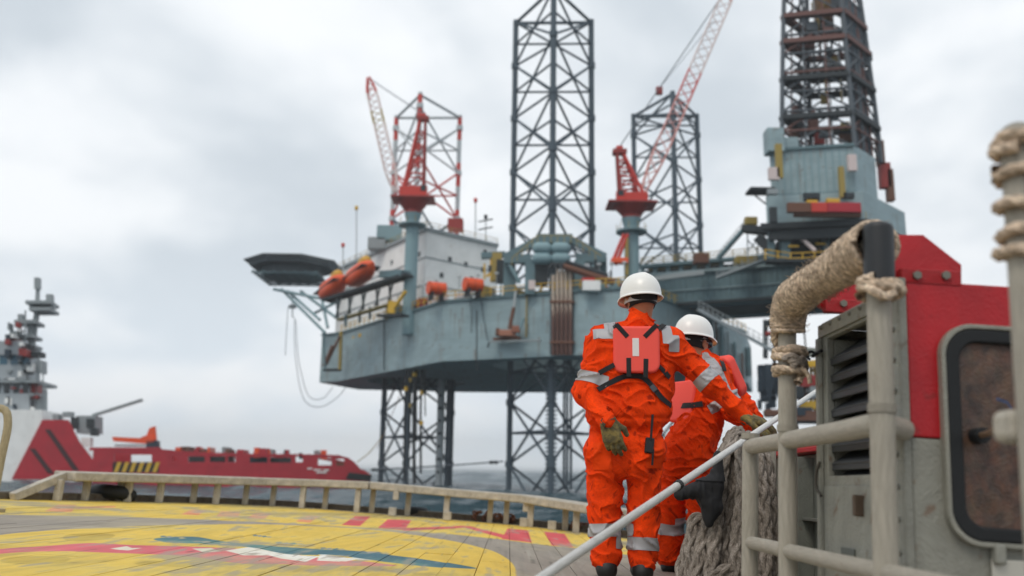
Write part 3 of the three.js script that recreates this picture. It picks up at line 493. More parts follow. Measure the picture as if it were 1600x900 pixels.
// ---- gangway, dark hanging caisson, structures under the cantilever
{
  const t = thing('gangway', 'grey inclined gangway stair descending from the hull rail behind the workers', 'gangway', W(1097, 486, 118));
  const a = W(1092, 484, 121), b = W(1222, 556, 108); beam('stringer', a, b, 0.7, 0.3, flat('#7d878c', 0.6), t);
  const up = V(0, 1.25, 0); for (const k of [0.5, 1]) bar('handrail', a.clone().addScaledVector(up, k), b.clone().addScaledVector(up, k), 0.045, M.grey, t);
  for (let i = 0; i <= 16; i++) { const p = a.clone().lerp(b, i / 16); bar('rail_post', p, p.clone().add(up), 0.045, M.grey, t); }
  const m = thing('hull_machinery', 'dark machinery and pipework hung under the cantilever beside the gangway', 'machinery', W(1190, 560, 128));
  for (const [px, py, w, h] of [[1192, 590, 1.3, 3.6], [1203, 598, 1.5, 5.2], [1195, 614, 1.2, 2.6], [1211, 588, 1.0, 3.2], [1206, 622, 0.9, 2.8], [1214, 606, 0.8, 2.0], [1188, 604, 0.6, 1.6], [1198, 574, 2.4, 0.5]]) rbox('dark_casing', W(px, py, 126 + (px % 3) * 0.6), w, h, 1.1, M.darkBlue, m, 0.12); for (const [x0, y0, x1, y1] of [[1186, 580, 1198, 612], [1210, 575, 1202, 630], [1190, 622, 1214, 616], [1216, 585, 1216, 622]]) bar('casing_brace', W(x0, y0, 125), W(x1, y1, 125), 0.12, M.darkBlue, m); bar('hanger', W(1196, 560, 126), W(1196, 500, 126), 0.35, M.dark, m); bar('hanger', W(1210, 570, 127), W(1210, 500, 127), 0.25, M.dark, m); bar('lower_pipe', W(1200, 630, 126), W(1200, 652, 126), 0.4, M.darkBlue, m); bar('lower_pipe', W(1187, 625, 126), W(1187, 640, 126), 0.3, M.darkBlue, m); rbox('foot_block', W(1209, 646, 126), 2.6, 1, 1.6, M.brown, m, 0.2);
  for (const [x0, y0, x1, y1, r, c] of [[1200, 505, 1232, 505, .5, M.dark], [1196, 522, 1236, 519, .35, M.redDeep], [1204, 531, 1230, 540, .3, M.yellowDull], [1255, 500, 1259, 545, .12, M.dark]]) bar('pipework', W(x0, y0, 124), W(x1, y1, 124), r, c, m);
  beam('grey_tray', W(1232, 549, 112), W(1290, 552, 112), 1.2, 1.1, flat('#7d8078', 0.7), m);
  for (const [px, py, w, h, c] of [[1110, 528, 0.5, 6, M.tealDark], [1128, 540, 0.6, 7, M.tealFlat], [1148, 560, 0.5, 6, M.tealDark], [1170, 565, 0.9, 5.5, M.tealDark], [1138, 548, 0.25, 7, M.grey], [1160, 572, 0.3, 5, M.brown], [1119, 520, 0.3, 4, M.brown]]) rbox('hull_fitting', Wface(px, py, hL4, hR0, 0.5), w, h, 0.8, c, m, 0.15);
}
{
  const d = 118, t = thing('well_platform', 'small rusty wellhead platform with yellow beams seen behind the rope-wrapped post', 'platform', W(1262, 640, d));
  for (const [x0, y0, x1, y1, w, c] of [[1236, 570, 1300, 567, 1.1, M.yellow], [1234, 590, 1300, 588, .4, M.brown], [1234, 605, 1300, 603, .5, M.dark], [1236, 622, 1300, 620, .5, M.brown], [1252, 634, 1300, 632, 1.3, M.yellow], [1230, 650, 1300, 650, 1.6, M.brown], [1230, 660, 1300, 660, .5, M.dark]]) beam('deck_beam', W(x0, y0, d), W(x1, y1, d - 2), w, w * 0.8, c, t);
  for (const px of [1240, 1250, 1258, 1267, 1275, 1284, 1294]) bar('column', W(px, 568, d), W(px, px % 2 ? 655 : 648, d), px % 3 ? 0.22 : 0.35, px % 2 ? M.yellowDull : M.brown, t);
  for (const [a, b] of [[[1240, 590], [1267, 622]], [[1267, 590], [1240, 622]], [[1267, 575], [1294, 603]], [[1258, 603], [1284, 634]]]) bar('brace', W(...a, d), W(...b, d), 0.15, M.yellowDull, t);
  for (const [px, py, w, h, c] of [[1262, 596, 2, 1.6, M.redDeep], [1246, 613, 1.4, 1.6, M.dark], [1274, 612, 1.8, 1.7, M.grey], [1256, 643, 2, 1.1, M.darkBlue]]) rbox('equipment', W(px, py, d - 1), w, h, 1.2, c, t, 0.1);
  for (const px of [1240, 1294]) { const p = W(px, 655, d); bar('jacket_leg', p, V(p.x, -4, p.z), 0.5, M.brown, t); }
}
{ // tow line and messenger rope
  const t = thing('tow_line', 'dark towing line running from the red vessel past the leg to the bow leg', 'line', W(572, 735, 160));
  const a = W(581, 734, 158), b = W(688, 728, 150), c = W(786, 721, 144); bar('tow_socket', a, W(606, 733.5, 157), 0.25, M.dark, t); mesh('wire', tube([a, W(640, 731, 154), b, W(740, 724.5, 147), c], 0.12, 40, 6), M.cable, t);
  for (const px of [768, 775]) { const p = W(px, 722.5, 145); bar('shackle', p.clone().add(V(-0.3, 0, 0)), p.clone().add(V(0.3, 0, 0)), 0.3, M.dark, t); }
  const r = thing('mooring_rope', 'thin slack rope rising from the red vessel stern to the banded leg', 'line', W(560, 721, 165)); mesh('rope', tube([W(558, 722, 165), W(575, 709, 167), W(588, 694, 169), W(598, 680, 172)], 0.09, 24, 5), M.yellowDull, r);
  const s = thing('bow_line', 'thin pale line falling from the hull to the outer chord of the banded leg', 'line', W(632, 590, 165)); mesh('rope', tube([W(634, 585, 160), W(624, 620, 163), W(607, 660, 168), W(590, 700, 170)], 0.06, 24, 5), M.brown, s);
}

{ // crowded deck gear along the hull edge, behind the railing
  const r = rng(91), mats = [M.tealFlat, M.tealDark, M.grey, M.yellowDull, M.dark, M.brown, M.boomPale, M.redDeep];
  const runs = [['pump_skid', 'cluster of pumps and boxes on the deck edge by the orange canister rafts', 'machinery', hL1, hL2, 0.55, 1, 16], ['valve_manifold', 'cluster of valves and pipes on the deck edge beside the jacking tower', 'machinery', hL2, hL3, 0.05, 0.62, 14], ['winch_group', 'cluster of winches and tanks on the deck edge below the boom crane', 'machinery', hL3, hL4, 0.0, 1, 14]];
  for (const [name, label, cat, a, b, f0, f1, n] of runs) {
    const t = thing(name, label, cat, V(a.x, YT, a.z)), u = b.clone().sub(a).setY(0).normalize(), inn = V(-a.x, 0, -a.z).normalize().negate();
    for (let i = 0; i < n; i++) { const p = a.clone().lerp(b, f0 + (f1 - f0) * (i + 0.2 + r() * 0.6) / n).addScaledVector(inn, 2 + r() * 4).setY(YT), h = 0.8 + r() * 2.2, m = mats[Math.floor(r() * mats.length)], k = r();
      if (k < 0.45) rbox('machine_box', p.clone().setY(YT + h / 2), 0.8 + r() * 2, h, 1 + r(), m, t, 0.08, frameQ(u)); else if (k < 0.7) bar('vertical_pipe', p, p.clone().setY(YT + h * 1.8), 0.1 + r() * 0.12, m, t); else { bar('pipe_run', p.clone().setY(YT + 0.8 + r()), p.clone().addScaledVector(u, 2 + r() * 4).setY(YT + 0.8 + r() * 1.2), 0.1 + r() * 0.14, m, t); bar('drum', p.clone().setY(YT + 0.7), p.clone().addScaledVector(u, 1.1).setY(YT + 0.7), 0.5 + r() * 0.3, m, t, true); } }
    for (let i = 0; i < 4; i++) { const p = a.clone().lerp(b, f0 + (f1 - f0) * (i + 0.5) / 4).addScaledVector(inn, 1.2).setY(YT); bar('lamp_pole', p, p.clone().setY(YT + 4.2), 0.07, M.grey, t); rbox('floodlight', p.clone().setY(YT + 4.3), 0.6, 0.35, 0.4, M.legPale, t, 0.06); }
  }
}
// ================================================================ red supply vessel on the far left
{
  const st = W(578, 748, 172).setY(0), bow = W(-60, 748, 158).setY(0), X = bow.clone().sub(st).normalize(), Zv = V(X.z, 0, -X.x); if (Zv.z < 0) Zv.negate();
  const t = thing('supply_vessel', 'red and white offshore supply vessel with tall bridge mast lying off the rig', 'ship', st);
  t.quaternion.setFromRotationMatrix(new THREE.Matrix4().makeBasis(X, UP, V().crossVectors(X, UP)));
  const inv = t.quaternion.clone().invert(), zs = V().crossVectors(X, UP).dot(camera.position.clone().sub(st)) > 0 ? 1 : -1;
  const L = (px, py) => { const p = Wface(px, py, st, bow, 0).sub(st).applyQuaternion(inv); return new THREE.Vector2(p.x, p.y); };   // near side plane of the ship
  const add = (name, geo, mat) => { const o = new THREE.Mesh(geo, mat); return put(o, name, t); };
  const slab = (name, px, z0, z1, mat, holes = []) => { // side outline in photo pixels, from z0 to z1 metres inboard of the near side
    const sh = new THREE.Shape(px.map((p) => L(...p))); for (const h of holes) sh.holes.push(new THREE.Path(h.map((p) => L(...p))));
    const g = new THREE.ExtrudeGeometry(sh, { depth: z1 - z0, bevelEnabled: false }); g.translate(0, 0, zs > 0 ? -z1 : z0); return add(name, triUV(g), mat);
  };
  const rect = (x0, y0, x1, y1) => [[x0, y0], [x1, y0], [x1, y1], [x0, y1]];
  slab('aft_hull', [[579, 770], [579, 741], [568, 734], [550, 730], [150, 722], [140, 770]], 0, 15, M.redShip);
  const win = [[462, 712, 473, 722], [497, 715, 518, 727], [525, 717, 538, 728], [178, 709, 237, 724], [270, 713, 277, 721], [294, 713, 320, 722], [328, 713, 352, 722], [356, 713, 368, 722], [390, 714, 418, 723], [422, 714, 455, 723]].map((r) => rect(...r));
  slab('cargo_rail', [[145, 724], [146, 700], [244, 701], [300, 706], [383, 709], [462, 709.5], [528, 711], [544, 715], [555, 723], [566, 736]], -0.05, 0.7, M.redShip, win);
  slab('cargo_rail', [[150, 724], [146, 700], [300, 705], [440, 709], [500, 712], [540, 720], [556, 728], [560, 733]], 14.2, 15, M.redShip, [rect(178, 709, 250, 722), rect(458, 712, 475, 722), rect(490, 715, 520, 727), rect(265, 711, 280, 722), rect(352, 711, 370, 722)]);
  slab('cargo', rect(290, 712, 345, 724), 4, 7, M.dark); slab('cargo', rect(388, 713, 420, 724), 3, 6, M.darkBlue); slab('cargo', rect(420, 715, 455, 725), 5, 8, M.dark); slab('cargo', rect(330, 711, 358, 723), 8, 11, M.grey); slab('cargo', rect(526, 722, 545, 735), 5, 8, M.brown);
  slab('forecastle_hull', [[-60, 775], [-100, 690], [-80, 640], [64, 640], [66, 657], [152, 740], [160, 775]], 0.2, 14.8, M.white);
  slab('red_side_panel', [[18, 749], [66, 656], [107, 656], [124, 690], [148, 722], [162, 749]], -0.02, 0.2, M.redShip);
  for (const [x0, y0, x1, y1] of [[70, 671, 117, 735], [46, 701, 78, 740]]) slab('dark_stripe', [[x0, y0], [x0 + 9, y0], [x1 + 7, y1], [x1 - 3, y1]], -0.06, 0.0, flat('#3a1419', 0.6));
  slab('red_gunwale', rect(140, 699, 250, 704), -0.1, 1.6, M.redShip);
  for (let i = 0; i < 6; i++) slab('hazard_stripe', [[178 + i * 12, 738], [184 + i * 12, 722], [190 + i * 12, 722], [184 + i * 12, 738]], -0.12, -0.04, M.yellow); slab('hazard_board', rect(176, 722, 248, 738), -0.05, 0.1, M.black);
  slab('stern_fender', [[579, 752], [581, 742], [545, 738], [540, 748]], -0.25, 15.2, M.black); slab('stern_post', [[548, 738], [552, 727], [562, 731], [568, 740]], 0.3, 1.6, M.redShip);
  for (const [x, w, y] of [[480, 8, 731], [490, 12, 733], [505, 9, 733.5], [494, 16, 737]]) slab('painted_name_mark', rect(x, y, x + w, y + 2.2), -0.09, -0.02, M.white);
  for (const [x, y] of [[372, 706], [408, 704]]) slab('deck_locker', [[x - 7, y + 8], [x - 3, y - 4], [x + 6, y - 4], [x + 8, y + 8]], 2, 5, M.redShip);
  // bridge
  const bg = flat('#a3abb0', 0.6); slab('bridge_tier', rect(-70, 600, 40, 642), 2, 13, bg); slab('bridge_tier', rect(-60, 552, 28, 601), 2.5, 12.5, bg); slab('wheelhouse', [[-50, 552], [-55, 530], [30, 530], [26, 552]], 2, 13, bg);
  { const q = rng(44); for (let i = 0; i < 46; i++) { const y = 500 + q() * 145, x = 2 + q() * (22 + (y - 500) * 0.25), w = 2 + q() * 8, h = 2 + q() * 11; slab('bridge_fitting', rect(x, y, x + w, y + h), 0.5 + q() * 2, 3 + q() * 3, [M.grey, M.dark, M.white, M.redDeep, M.darkBlue][Math.floor(q() * 5)]); } }
  for (const [x, y0, y1] of [[48, 560, 640], [58, 580, 640], [30, 480, 545], [52, 545, 600], [62, 600, 645]]) slab('bridge_stay', rect(x, y0, x + 1.6, y1), 3, 3.4, M.grey); slab('bridge_wing', rect(-40, 592, 54, 597), 1, 14, M.grey);
  for (let i = 0; i < 5; i++) { slab('bridge_window', rect(-30 + i * 15, 548 + 42, -20 + i * 15, 606), 1.95, 2.02, M.glass); slab('bridge_window', rect(-42 + i * 17, 552, -30 + i * 17, 567), 2.44, 2.52, flat('#36647a', 0.2)); slab('bridge_window', rect(-30 + i * 15, 602, -21 + i * 15, 613), 1.93, 2.0, M.glass); }
  for (const [x, y, w, h, m] of [[48, 550, 16, 8, M.dark], [45, 604, 10, 14, M.redDeep], [20, 534, 12, 12, M.redDeep], [52, 628, 10, 22, M.grey], [30, 575, 14, 10, M.dark], [55, 570, 6, 20, M.grey], [12, 520, 12, 14, M.grey]]) slab('bridge_fitting', rect(x - w / 2, y - h / 2, x + w / 2, y + h / 2), 3, 6, m);
  slab('mast', [[22, 540], [35, 482], [40, 424], [43, 424], [42, 482], [34, 540]], 6.5, 7.5, M.grey);
  for (const [x0, x1, y] of [[28, 68, 463], [34, 68, 474], [10, 44, 494], [4, 40, 517], [18, 40, 532]]) slab('mast_platform', rect(x0, y, x1, y + 5), 4, 10, M.grey);
  for (const [x, y, w, h] of [[61, 457, 10, 14], [66, 468, 6, 10], [14, 488, 8, 12], [41, 432, 8, 18], [33, 470, 8, 10], [30, 505, 9, 18]]) slab('radar', rect(x - w / 2, y - h / 2, x + w / 2, y + h / 2), 6, 7.5, M.grey);
  // deck gear
  { const q = rng(52); for (let i = 0; i < 34; i++) { const x = 250 + q() * 275, w = 2 + q() * 10, h = 2 + q() * 6, y = 703 + (x - 250) * 0.026; slab('deck_clutter', rect(x, y - h, x + w, y + 8), 2 + q() * 8, 11 + q() * 3, [M.redShip, M.grey, M.dark, M.orange, M.brown][Math.floor(q() * 5)]); } for (let i = 0; i < 26; i++) { const x = 252 + i * 11; slab('rail_stanchion', rect(x, 702 + (x - 250) * 0.028, x + 1, 711 + (x - 250) * 0.028), 0.72, 0.9, M.redShip); } }
  slab('winch_house', rect(112, 648, 142, 676), 3, 9, M.grey); for (const [x, y, w, h, m] of [[110, 660, 12, 18, M.dark], [135, 660, 12, 14, M.dark], [80, 650, 10, 8, M.grey], [98, 646, 14, 8, M.grey], [140, 674, 10, 12, M.dark], [128, 690, 14, 14, M.white]]) slab('winch_part', rect(x - w / 2, y - h / 2, x + w / 2, y + h / 2), 2.6, 5, m);
  slab('crane_jib', [[134, 650], [135, 645], [214, 620], [216, 624]], 4, 5, M.grey);
  slab('rescue_boat', [[174, 689], [172, 682], [192, 683], [216, 684], [224, 680], [240, 684], [238, 690], [225, 693]], 1.5, 4, M.orange); slab('rescue_davit', [[222, 688], [230, 668], [239, 665], [241, 688]], 2, 3, M.orange); slab('davit_base', rect(226, 688, 244, 702), 1.5, 4, M.darkBlue); slab('davit_frame', rect(176, 694, 226, 697), 1.5, 4, M.grey);
}

// ================================================================ our own vessel: planked deck
const edgePx = [[-250, 781], [-80, 780.5], [81, 782.6], [200, 784.6], [300, 787.2], [400, 790.6], [480, 795], [579, 803.4], [695, 812.6], [825, 823.8], [911, 834], [1000, 846]];
const edge = edgePx.map(([x, y]) => Sy(x, y, 0));
const edgeZ = (x) => { for (let i = 0; i + 1 < edge.length; i++) if (x <= edge[i + 1].x) { const t = clamp((x - edge[i].x) / (edge[i + 1].x - edge[i].x)); return lerp(edge[i].z, edge[i + 1].z, t); } const a = edge[edge.length - 2], b = edge[edge.length - 1]; return Math.min(-6.4, b.z + (x - b.x) * (b.z - a.z) / (b.x - a.x)); };
{
  const DX0 = -12, DX1 = 3, DZ0 = -16, DZ1 = 1, R = 2048, cv = document.createElement('canvas'); cv.width = cv.height = R;
  const c = cv.getContext('2d'), cx = (x) => (x - DX0) / (DX1 - DX0) * R, cz = (z) => (z - DZ0) / (DZ1 - DZ0) * R, r = rng(3);
  c.fillStyle = '#8f867a'; c.fillRect(0, 0, R, R);
  for (let i = 0; i < 9000; i++) { const g = 105 + r() * 60; c.fillStyle = `rgba(${g + 4},${g - 3},${g - 14},0.28)`; c.fillRect(r() * R, r() * R, 1 + r() * 3, 20 + r() * 120); }
  const poly = (pts, col) => { c.fillStyle = col; c.beginPath(); pts.forEach(([x, y], i) => { const p = Sy(x, y, 0); i ? c.lineTo(cx(p.x), cz(p.z)) : c.moveTo(cx(p.x), cz(p.z)); }); c.closePath(); c.fill(); };
  const spoly = (pts, col) => poly(new THREE.CatmullRomCurve3(pts.map(([x, y]) => V(x, y, 0)), true, 'centripetal').getPoints(pts.length * 8).map((p) => [p.x, p.y]), col);
  const Y = '#d6b444';
  // yellow margin along the rail
  const inner = [[1010, 872], [911, 858], [860, 853], [780, 843], [700, 834.5], [600, 827.5], [500, 821], [400, 815.5], [300, 811.5], [200, 808], [100, 805.5], [0, 804], [-250, 800]];
  poly([[-250, 770], ...edgePx.map(([x, y]) => [x, y - 1]), [1010, 849], ...inner], Y);
  // lettering in the margin (faces the rail, so seen from behind)
  const red = '#c8454a';
  for (const q of [[[555, 806.5], [579, 807], [562, 822.5], [534, 820.5]], [[606, 811.5], [643, 812.5], [632, 829], [590, 825.5]], [[630, 825.5], [724, 821.5], [726, 825], [630, 830]], [[716, 822], [735, 822.5], [800, 839], [790, 842.5]], [[793, 826], [825, 829], [831, 848], [784, 842.5]], [[850, 831], [882, 834], [896, 856], [862, 852.5]]]) poly(q, red);
  const faded = '#d98a5e';
  for (const q of [[[90, 789], [120, 789.5], [112, 800], [70, 799]], [[120, 792], [180, 791], [180, 793], [118, 796]], [[300, 796], [324, 797], [310, 805], [282, 804]], [[345, 799], [376, 800], [372, 808], [338, 807]], [[400, 801], [425, 802], [412, 811], [385, 809.5]], [[480, 806], [500, 806.5], [484, 817], [462, 815]]]) poly(q, faded);
  // large round emblem
  const ring = []; const rim = [[-60, 848], [0, 836], [90, 828], [180, 823.5], [300, 820], [400, 819.5], [500, 822.5], [600, 830], [680, 841], [740, 853], [780, 866], [803, 884], [806, 905], [790, 940], [700, 990], [500, 1040], [200, 1040], [-60, 1000]];
  spoly(rim, Y);
  spoly([[-60, 868], [0, 858], [80, 853], [140, 849], [200, 852], [330, 856], [430, 862], [500, 872], [580, 879], [620, 884], [540, 885], [460, 883], [380, 881], [290, 870], [180, 865], [80, 862], [0, 866], [-60, 876]], '#cf5f66');
  poly([[172, 858], [198, 854], [206, 857], [222, 857], [200, 861], [186, 860]], '#ded6c0'); poly([[352, 861], [398, 854], [420, 861], [446, 860], [470, 868], [500, 869], [478, 878], [440, 873], [420, 868], [380, 868]], '#e6e4dc'); poly([[300, 858], [330, 857], [345, 862], [318, 864]], '#d8d2bd'); poly([[540, 868], [575, 871], [590, 876], [560, 876]], '#d3d6d0'); poly([[500, 866], [560, 874], [540, 878], [495, 876]], '#e6e4dc');
  spoly([[240, 843], [300, 839], [340, 845], [420, 853], [480, 857], [560, 862], [640, 871], [700, 880], [745, 889], [690, 887], [600, 878], [520, 868], [450, 866], [400, 857], [340, 851], [260, 848]], '#3d6672');
  for (const [x, y, w] of [[300, 846, 60], [395, 836, 30], [430, 848, 46], [500, 856, 40], [250, 838, 40], [560, 862, 50]]) for (let k = 0; k < 4; k++) poly([[x + k * w * 0.24, y + k * 0.8], [x + k * w * 0.24 + w * 0.16, y + k * 0.8 - 0.8], [x + k * w * 0.24 + w * 0.3, y + k * 0.8 + 1.4], [x + k * w * 0.24 + w * 0.05, y + k * 0.8 + 2.2]], ['#5f7478', '#8b8f86', '#4d6b74', '#a59a72'][k]); spoly([[100, 838], [180, 836], [170, 842], [100, 843]], '#b99b36'); spoly([[10, 872], [110, 873], [100, 880], [0, 878]], '#b99b36'); spoly([[230, 878], [330, 882], [310, 886], [210, 882]], '#b99b36');
  // wear through the paint: grain, scuffs and stains at several scales
  for (let i = 0; i < 2600; i++) { const q = r(); c.fillStyle = q < 0.6 ? `rgba(140,130,112,${0.12 + r() * 0.3})` : `rgba(70,62,52,${0.15 + r() * 0.3})`; c.fillRect(r() * R, r() * R, 1 + r() * 3, 3 + r() * 40); }
  { const N = 512, n1 = new Float32Array(N * N), n2 = new Float32Array(N * N); for (let j = 0; j < N; j++) for (let i = 0; i < N; i++) { n1[j * N + i] = tile(i / N, j / N, 22, 3, 5); n2[j * N + i] = tile(i / N, j / N, 9, 13, 5); }
    const im = c.getImageData(0, 0, R, R), d = im.data;
    for (let j = 0; j < R; j++) for (let i = 0; i < R; i++) {
      const o = (j * R + i) * 4, a = n1[((j * 0.37 | 0) % N) * N + ((i * 1.7 | 0) % N)], b = n2[((j * 0.55 | 0) % N) * N + ((i * 0.61 | 0) % N)], e = n1[((j * 0.11 + 90 | 0) % N) * N + ((i * 0.13 + 40 | 0) % N)];
      const wear = smooth(0.05, 0.3, a * 0.8 + b * 0.7) * 0.72, fade = smooth(-0.25, 0.35, b + e * 0.8) * 0.46, dirt = smooth(0.08, 0.35, e - a * 0.3) * 0.34;
      for (let k = 0; k < 3; k++) { let v = d[o + k]; v = lerp(v, [212, 196, 150][k], fade * (v > 90 ? 1 : 0.6)); v = lerp(v, [146, 137, 122][k], wear); v = lerp(v, [104, 94, 78][k], dirt); d[o + k] = v * (1 + a * 0.14); }
    }
    c.putImageData(im, 0, 0); }
  const map = new THREE.CanvasTexture(cv); map.colorSpace = THREE.SRGBColorSpace; map.magFilter = THREE.LinearFilter; map.flipY = false; map.anisotropy = 16;
  const wood = [0, 1, 2, 3].map((i) => new THREE.MeshStandardMaterial({ map, color: new THREE.Color().setScalar([1, 0.975, 0.94, 0.985][i]), roughness: 0.78, bumpMap: rep(fineBump, 18, 3), bumpScale: 0.003 }));
  const pts = []; for (let x = -11.5; x <= 2.2; x += 0.5) pts.push(V(x, 0, edgeZ(x) - 0.62)); pts.push(V(2.2, 0, 2.5), V(-11.5, 0, 2.5));
  const hullS = structure('ship_side', prism(pts, -4.6, -0.06, 0.04), paint('#5a2a26', 0.6, 0.3, 0.1, 0, 0.3), true);
  const deck = new THREE.Group(); deck.userData = { kind: 'structure' }; scene.add(deck); deck.name = numbered('deck'); aboard.push(deck);
  mesh('deck_caulking', prism(pts, -0.058, -0.012), flat('#463e35', 0.9), deck);
  const PW = 0.19; let n = 0;
  for (let x = -10.6; x < 1.95; x += PW) {
    const z0 = edgeZ(x + PW / 2) + (-0.02); let z = z0 - 0.55, first = true; const lim = x < -0.4 ? Math.min(-1.2, (x + 1.6) * 1.38) : -1.2;
    while (z < lim) {
      const len = first ? 1.9 + r() * 2.6 : 3.2 + r() * 1.2, z2 = Math.min(0.6, z + len), gp = 0.0022, h = (r() - 0.5) * 0.0035; first = false;
      const g = new THREE.BoxGeometry(PW - gp * 2, 0.03, z2 - z - gp * 2); g.translate(x + PW / 2, -0.0135 + h, (z + z2) / 2);
      const p = g.attributes.position, uv = g.attributes.uv; for (let i = 0; i < p.count; i++) uv.setXY(i, (p.getX(i) - DX0) / (DX1 - DX0), (p.getZ(i) - DZ0) / (DZ1 - DZ0));
      mesh('plank', g, wood[Math.floor(r() * 4)], deck); n++; z = z2;
    }
  }
  console.log('planks', n);
}
// ---- low cream rail round the deck edge
{
  const cream = paint('#aaa396', 0.7, 0.45, 0.12, 0, 1.4);
  const topPx = [[-250, 728], [81, 735], [330, 743.5], [480, 748.4], [579, 752.5], [695, 763], [825, 773.4], [911, 786], [1000, 799]];
  const RHat = (px) => { const d = -P(px, 0.16).z; for (let i = 0; i + 1 < topPx.length; i++) if (px <= topPx[i + 1][0]) { const f = (px - topPx[i][0]) / (topPx[i + 1][0] - topPx[i][0]); return S(px, lerp(topPx[i][1], topPx[i + 1][1], f), d).y - 0.05; } return 0.35; };
  const t = shipThing('deck_rail', 'low cream-painted double-post rail round the yellow-painted deck edge', 'railing', edge[6].clone());
  const P = (px, off = 0) => { for (let i = 0; i + 1 < edgePx.length; i++) if (px <= edgePx[i + 1][0]) { const f = (px - edgePx[i][0]) / (edgePx[i + 1][0] - edgePx[i][0]); return Sy(px, lerp(edgePx[i][1], edgePx[i + 1][1], f), 0).add(V(0, 0, -off)); } return edge[edge.length - 1].clone(); };
  const xs = [82, 200, 300, 400, 480, 579, 652, 739, 825, 911, 985];
  for (let i = 0; i + 1 < xs.length; i++) { const a = P(xs[i], 0.16), b = P(xs[i + 1], 0.16); a.y = RHat(xs[i]); b.y = RHat(xs[i + 1]); const d = b.clone().sub(a).normalize().multiplyScalar(0.004); const o = rbox('top_beam', a.clone().add(b).multiplyScalar(0.5), 0.36, 0.1, a.distanceTo(b) - 0.006, cream, t, 0.018, frameQ(b.clone().sub(a))); }
  for (const px of [86, 196, 246, 335, 470, 556, 696, 828, 900]) { const a = P(px, 0.04), RH = RHat(px); rbox('near_post', V(a.x, RH / 2 - 0.02, a.z), 0.075, RH - 0.04, 0.075, cream, t, 0.008); }
  for (const px of [112, 168, 288, 372, 416, 500, 575, 632, 764, 790, 885, 960]) { const a = P(px, 0.3), RH = RHat(px); rbox('rear_post', V(a.x, RH / 2 - 0.02, a.z), 0.07, RH - 0.04, 0.07, cream, t, 0.008); }
  for (const px of [616, 820]) { const a = P(px, 0.0); rbox('hanging_block', V(a.x, RHat(px) - 0.1, a.z), 0.075, 0.11, 0.07, cream, t, 0.01); }
  for (const px of [613, 699, 818, 862]) { const a = P(px, -0.02); rbox('foot_block', V(a.x, 0.055, a.z), 0.1, 0.11, 0.08, cream, t, 0.01); }
  const a = P(82, 0.16).setY(RHat(82)), b = P(10, 0.1).setY(0.03); rbox('end_brace', a.clone().add(b).multiplyScalar(0.5), 0.09, 0.09, a.distanceTo(b), cream, t, 0.01, frameQ(b.clone().sub(a)));
  for (const px of [704, 866]) { const q = P(px, -0.028).setY(RHat(px)); rbox('yellow_tag', q, 0.07, 0.075, 0.012, M.yellow, t, 0.004); }
  // outer sill with chain and tyre fenders lying on it
  const s = shipThing('side_sill', 'dark weathered steel sill outside the low cream rail', 'sill', edge[6].clone());
  for (let i = 0; i + 1 < edge.length; i++) { const p = edge[i].clone().add(V(0, 0.03, -0.5)), q = edge[i + 1].clone().add(V(0, 0.03, -0.5)); rbox('sill_plate', p.clone().add(q).multiplyScalar(0.5), 0.12, 0.1, p.distanceTo(q) - 0.004, paint('#5f574c', 0.85, 0.5, 0.15, 0, 1.5), s, 0.01, frameQ(q.clone().sub(p))); }
  const link = new THREE.TorusGeometry(0.035, 0.012, 6, 12), rr = rng(8);
  [[752, 'beside the hanging block'], [790, 'midway along the rail'], [905, 'next to the worker']].forEach(([px, w]) => { const q = P(px, 0.36), h = shipThing('chain_heap', 'small heap of dark chain on the sill ' + w, 'chain', V(q.x, 0, q.z)); for (let k = 0; k < 9; k++) { const o = mesh('chain_link', link, M.brown, h, V(q.x + (rr() - 0.5) * 0.26, 0.03 + rr() * 0.09, q.z + (rr() - 0.5) * 0.1)); o.rotation.set(rr() * 3, rr() * 3, rr() * 3); } });
  for (const [px, lab, sc] of [[138, 'black tyre fender lying outside the rail corner post', 0.9], [642, 'small black tyre fender outside the cream rail', 0.6]]) { const q = P(px, 0.6), h = shipThing('tyre_fender', lab, 'tyre', V(q.x, 0, q.z)); const o = mesh('tyre', new THREE.TorusGeometry(0.22 * sc, 0.09 * sc, 10, 28), M.black, h, V(q.x, 0.09 * sc, q.z)); o.rotation.x = Math.PI / 2 - 0.15; const w = mesh('tyre_bead', new THREE.TorusGeometry(0.15 * sc, 0.03 * sc, 8, 24), M.dark, h, V(q.x, 0.15 * sc, q.z)); w.rotation.x = Math.PI / 2 - 0.15; }
}
{ // bent pipe post at the far left
  const pm = paint('#a89a78', 0.6, 0.3, 0.1, 0, 2), q = Sy(-14, 800, 0), t = shipThing('bent_pipe_post', 'cream bent pipe stanchion rising from the deck beside the rail end', 'stanchion', V(q.x, 0, q.z));
  const d = -q.z, top = S(-14, 636, d), P = [V(q.x, 0, q.z), V(q.x, top.y * 0.5, q.z), V(q.x, top.y - 0.12, q.z), V(q.x - 0.04, top.y - 0.02, q.z), V(q.x - 0.14, top.y, q.z), V(q.x - 0.6, top.y, q.z)];
  mesh('pipe', tube(P, 0.032, 40, 14), pm, t); bar('foot_flange', V(q.x, 0, q.z), V(q.x, 0.03, q.z), 0.1, pm, t, true); bar('cross_pipe', V(q.x, top.y * 0.5, q.z), V(q.x - 0.6, top.y * 0.5, q.z), 0.035, pm, t);
}
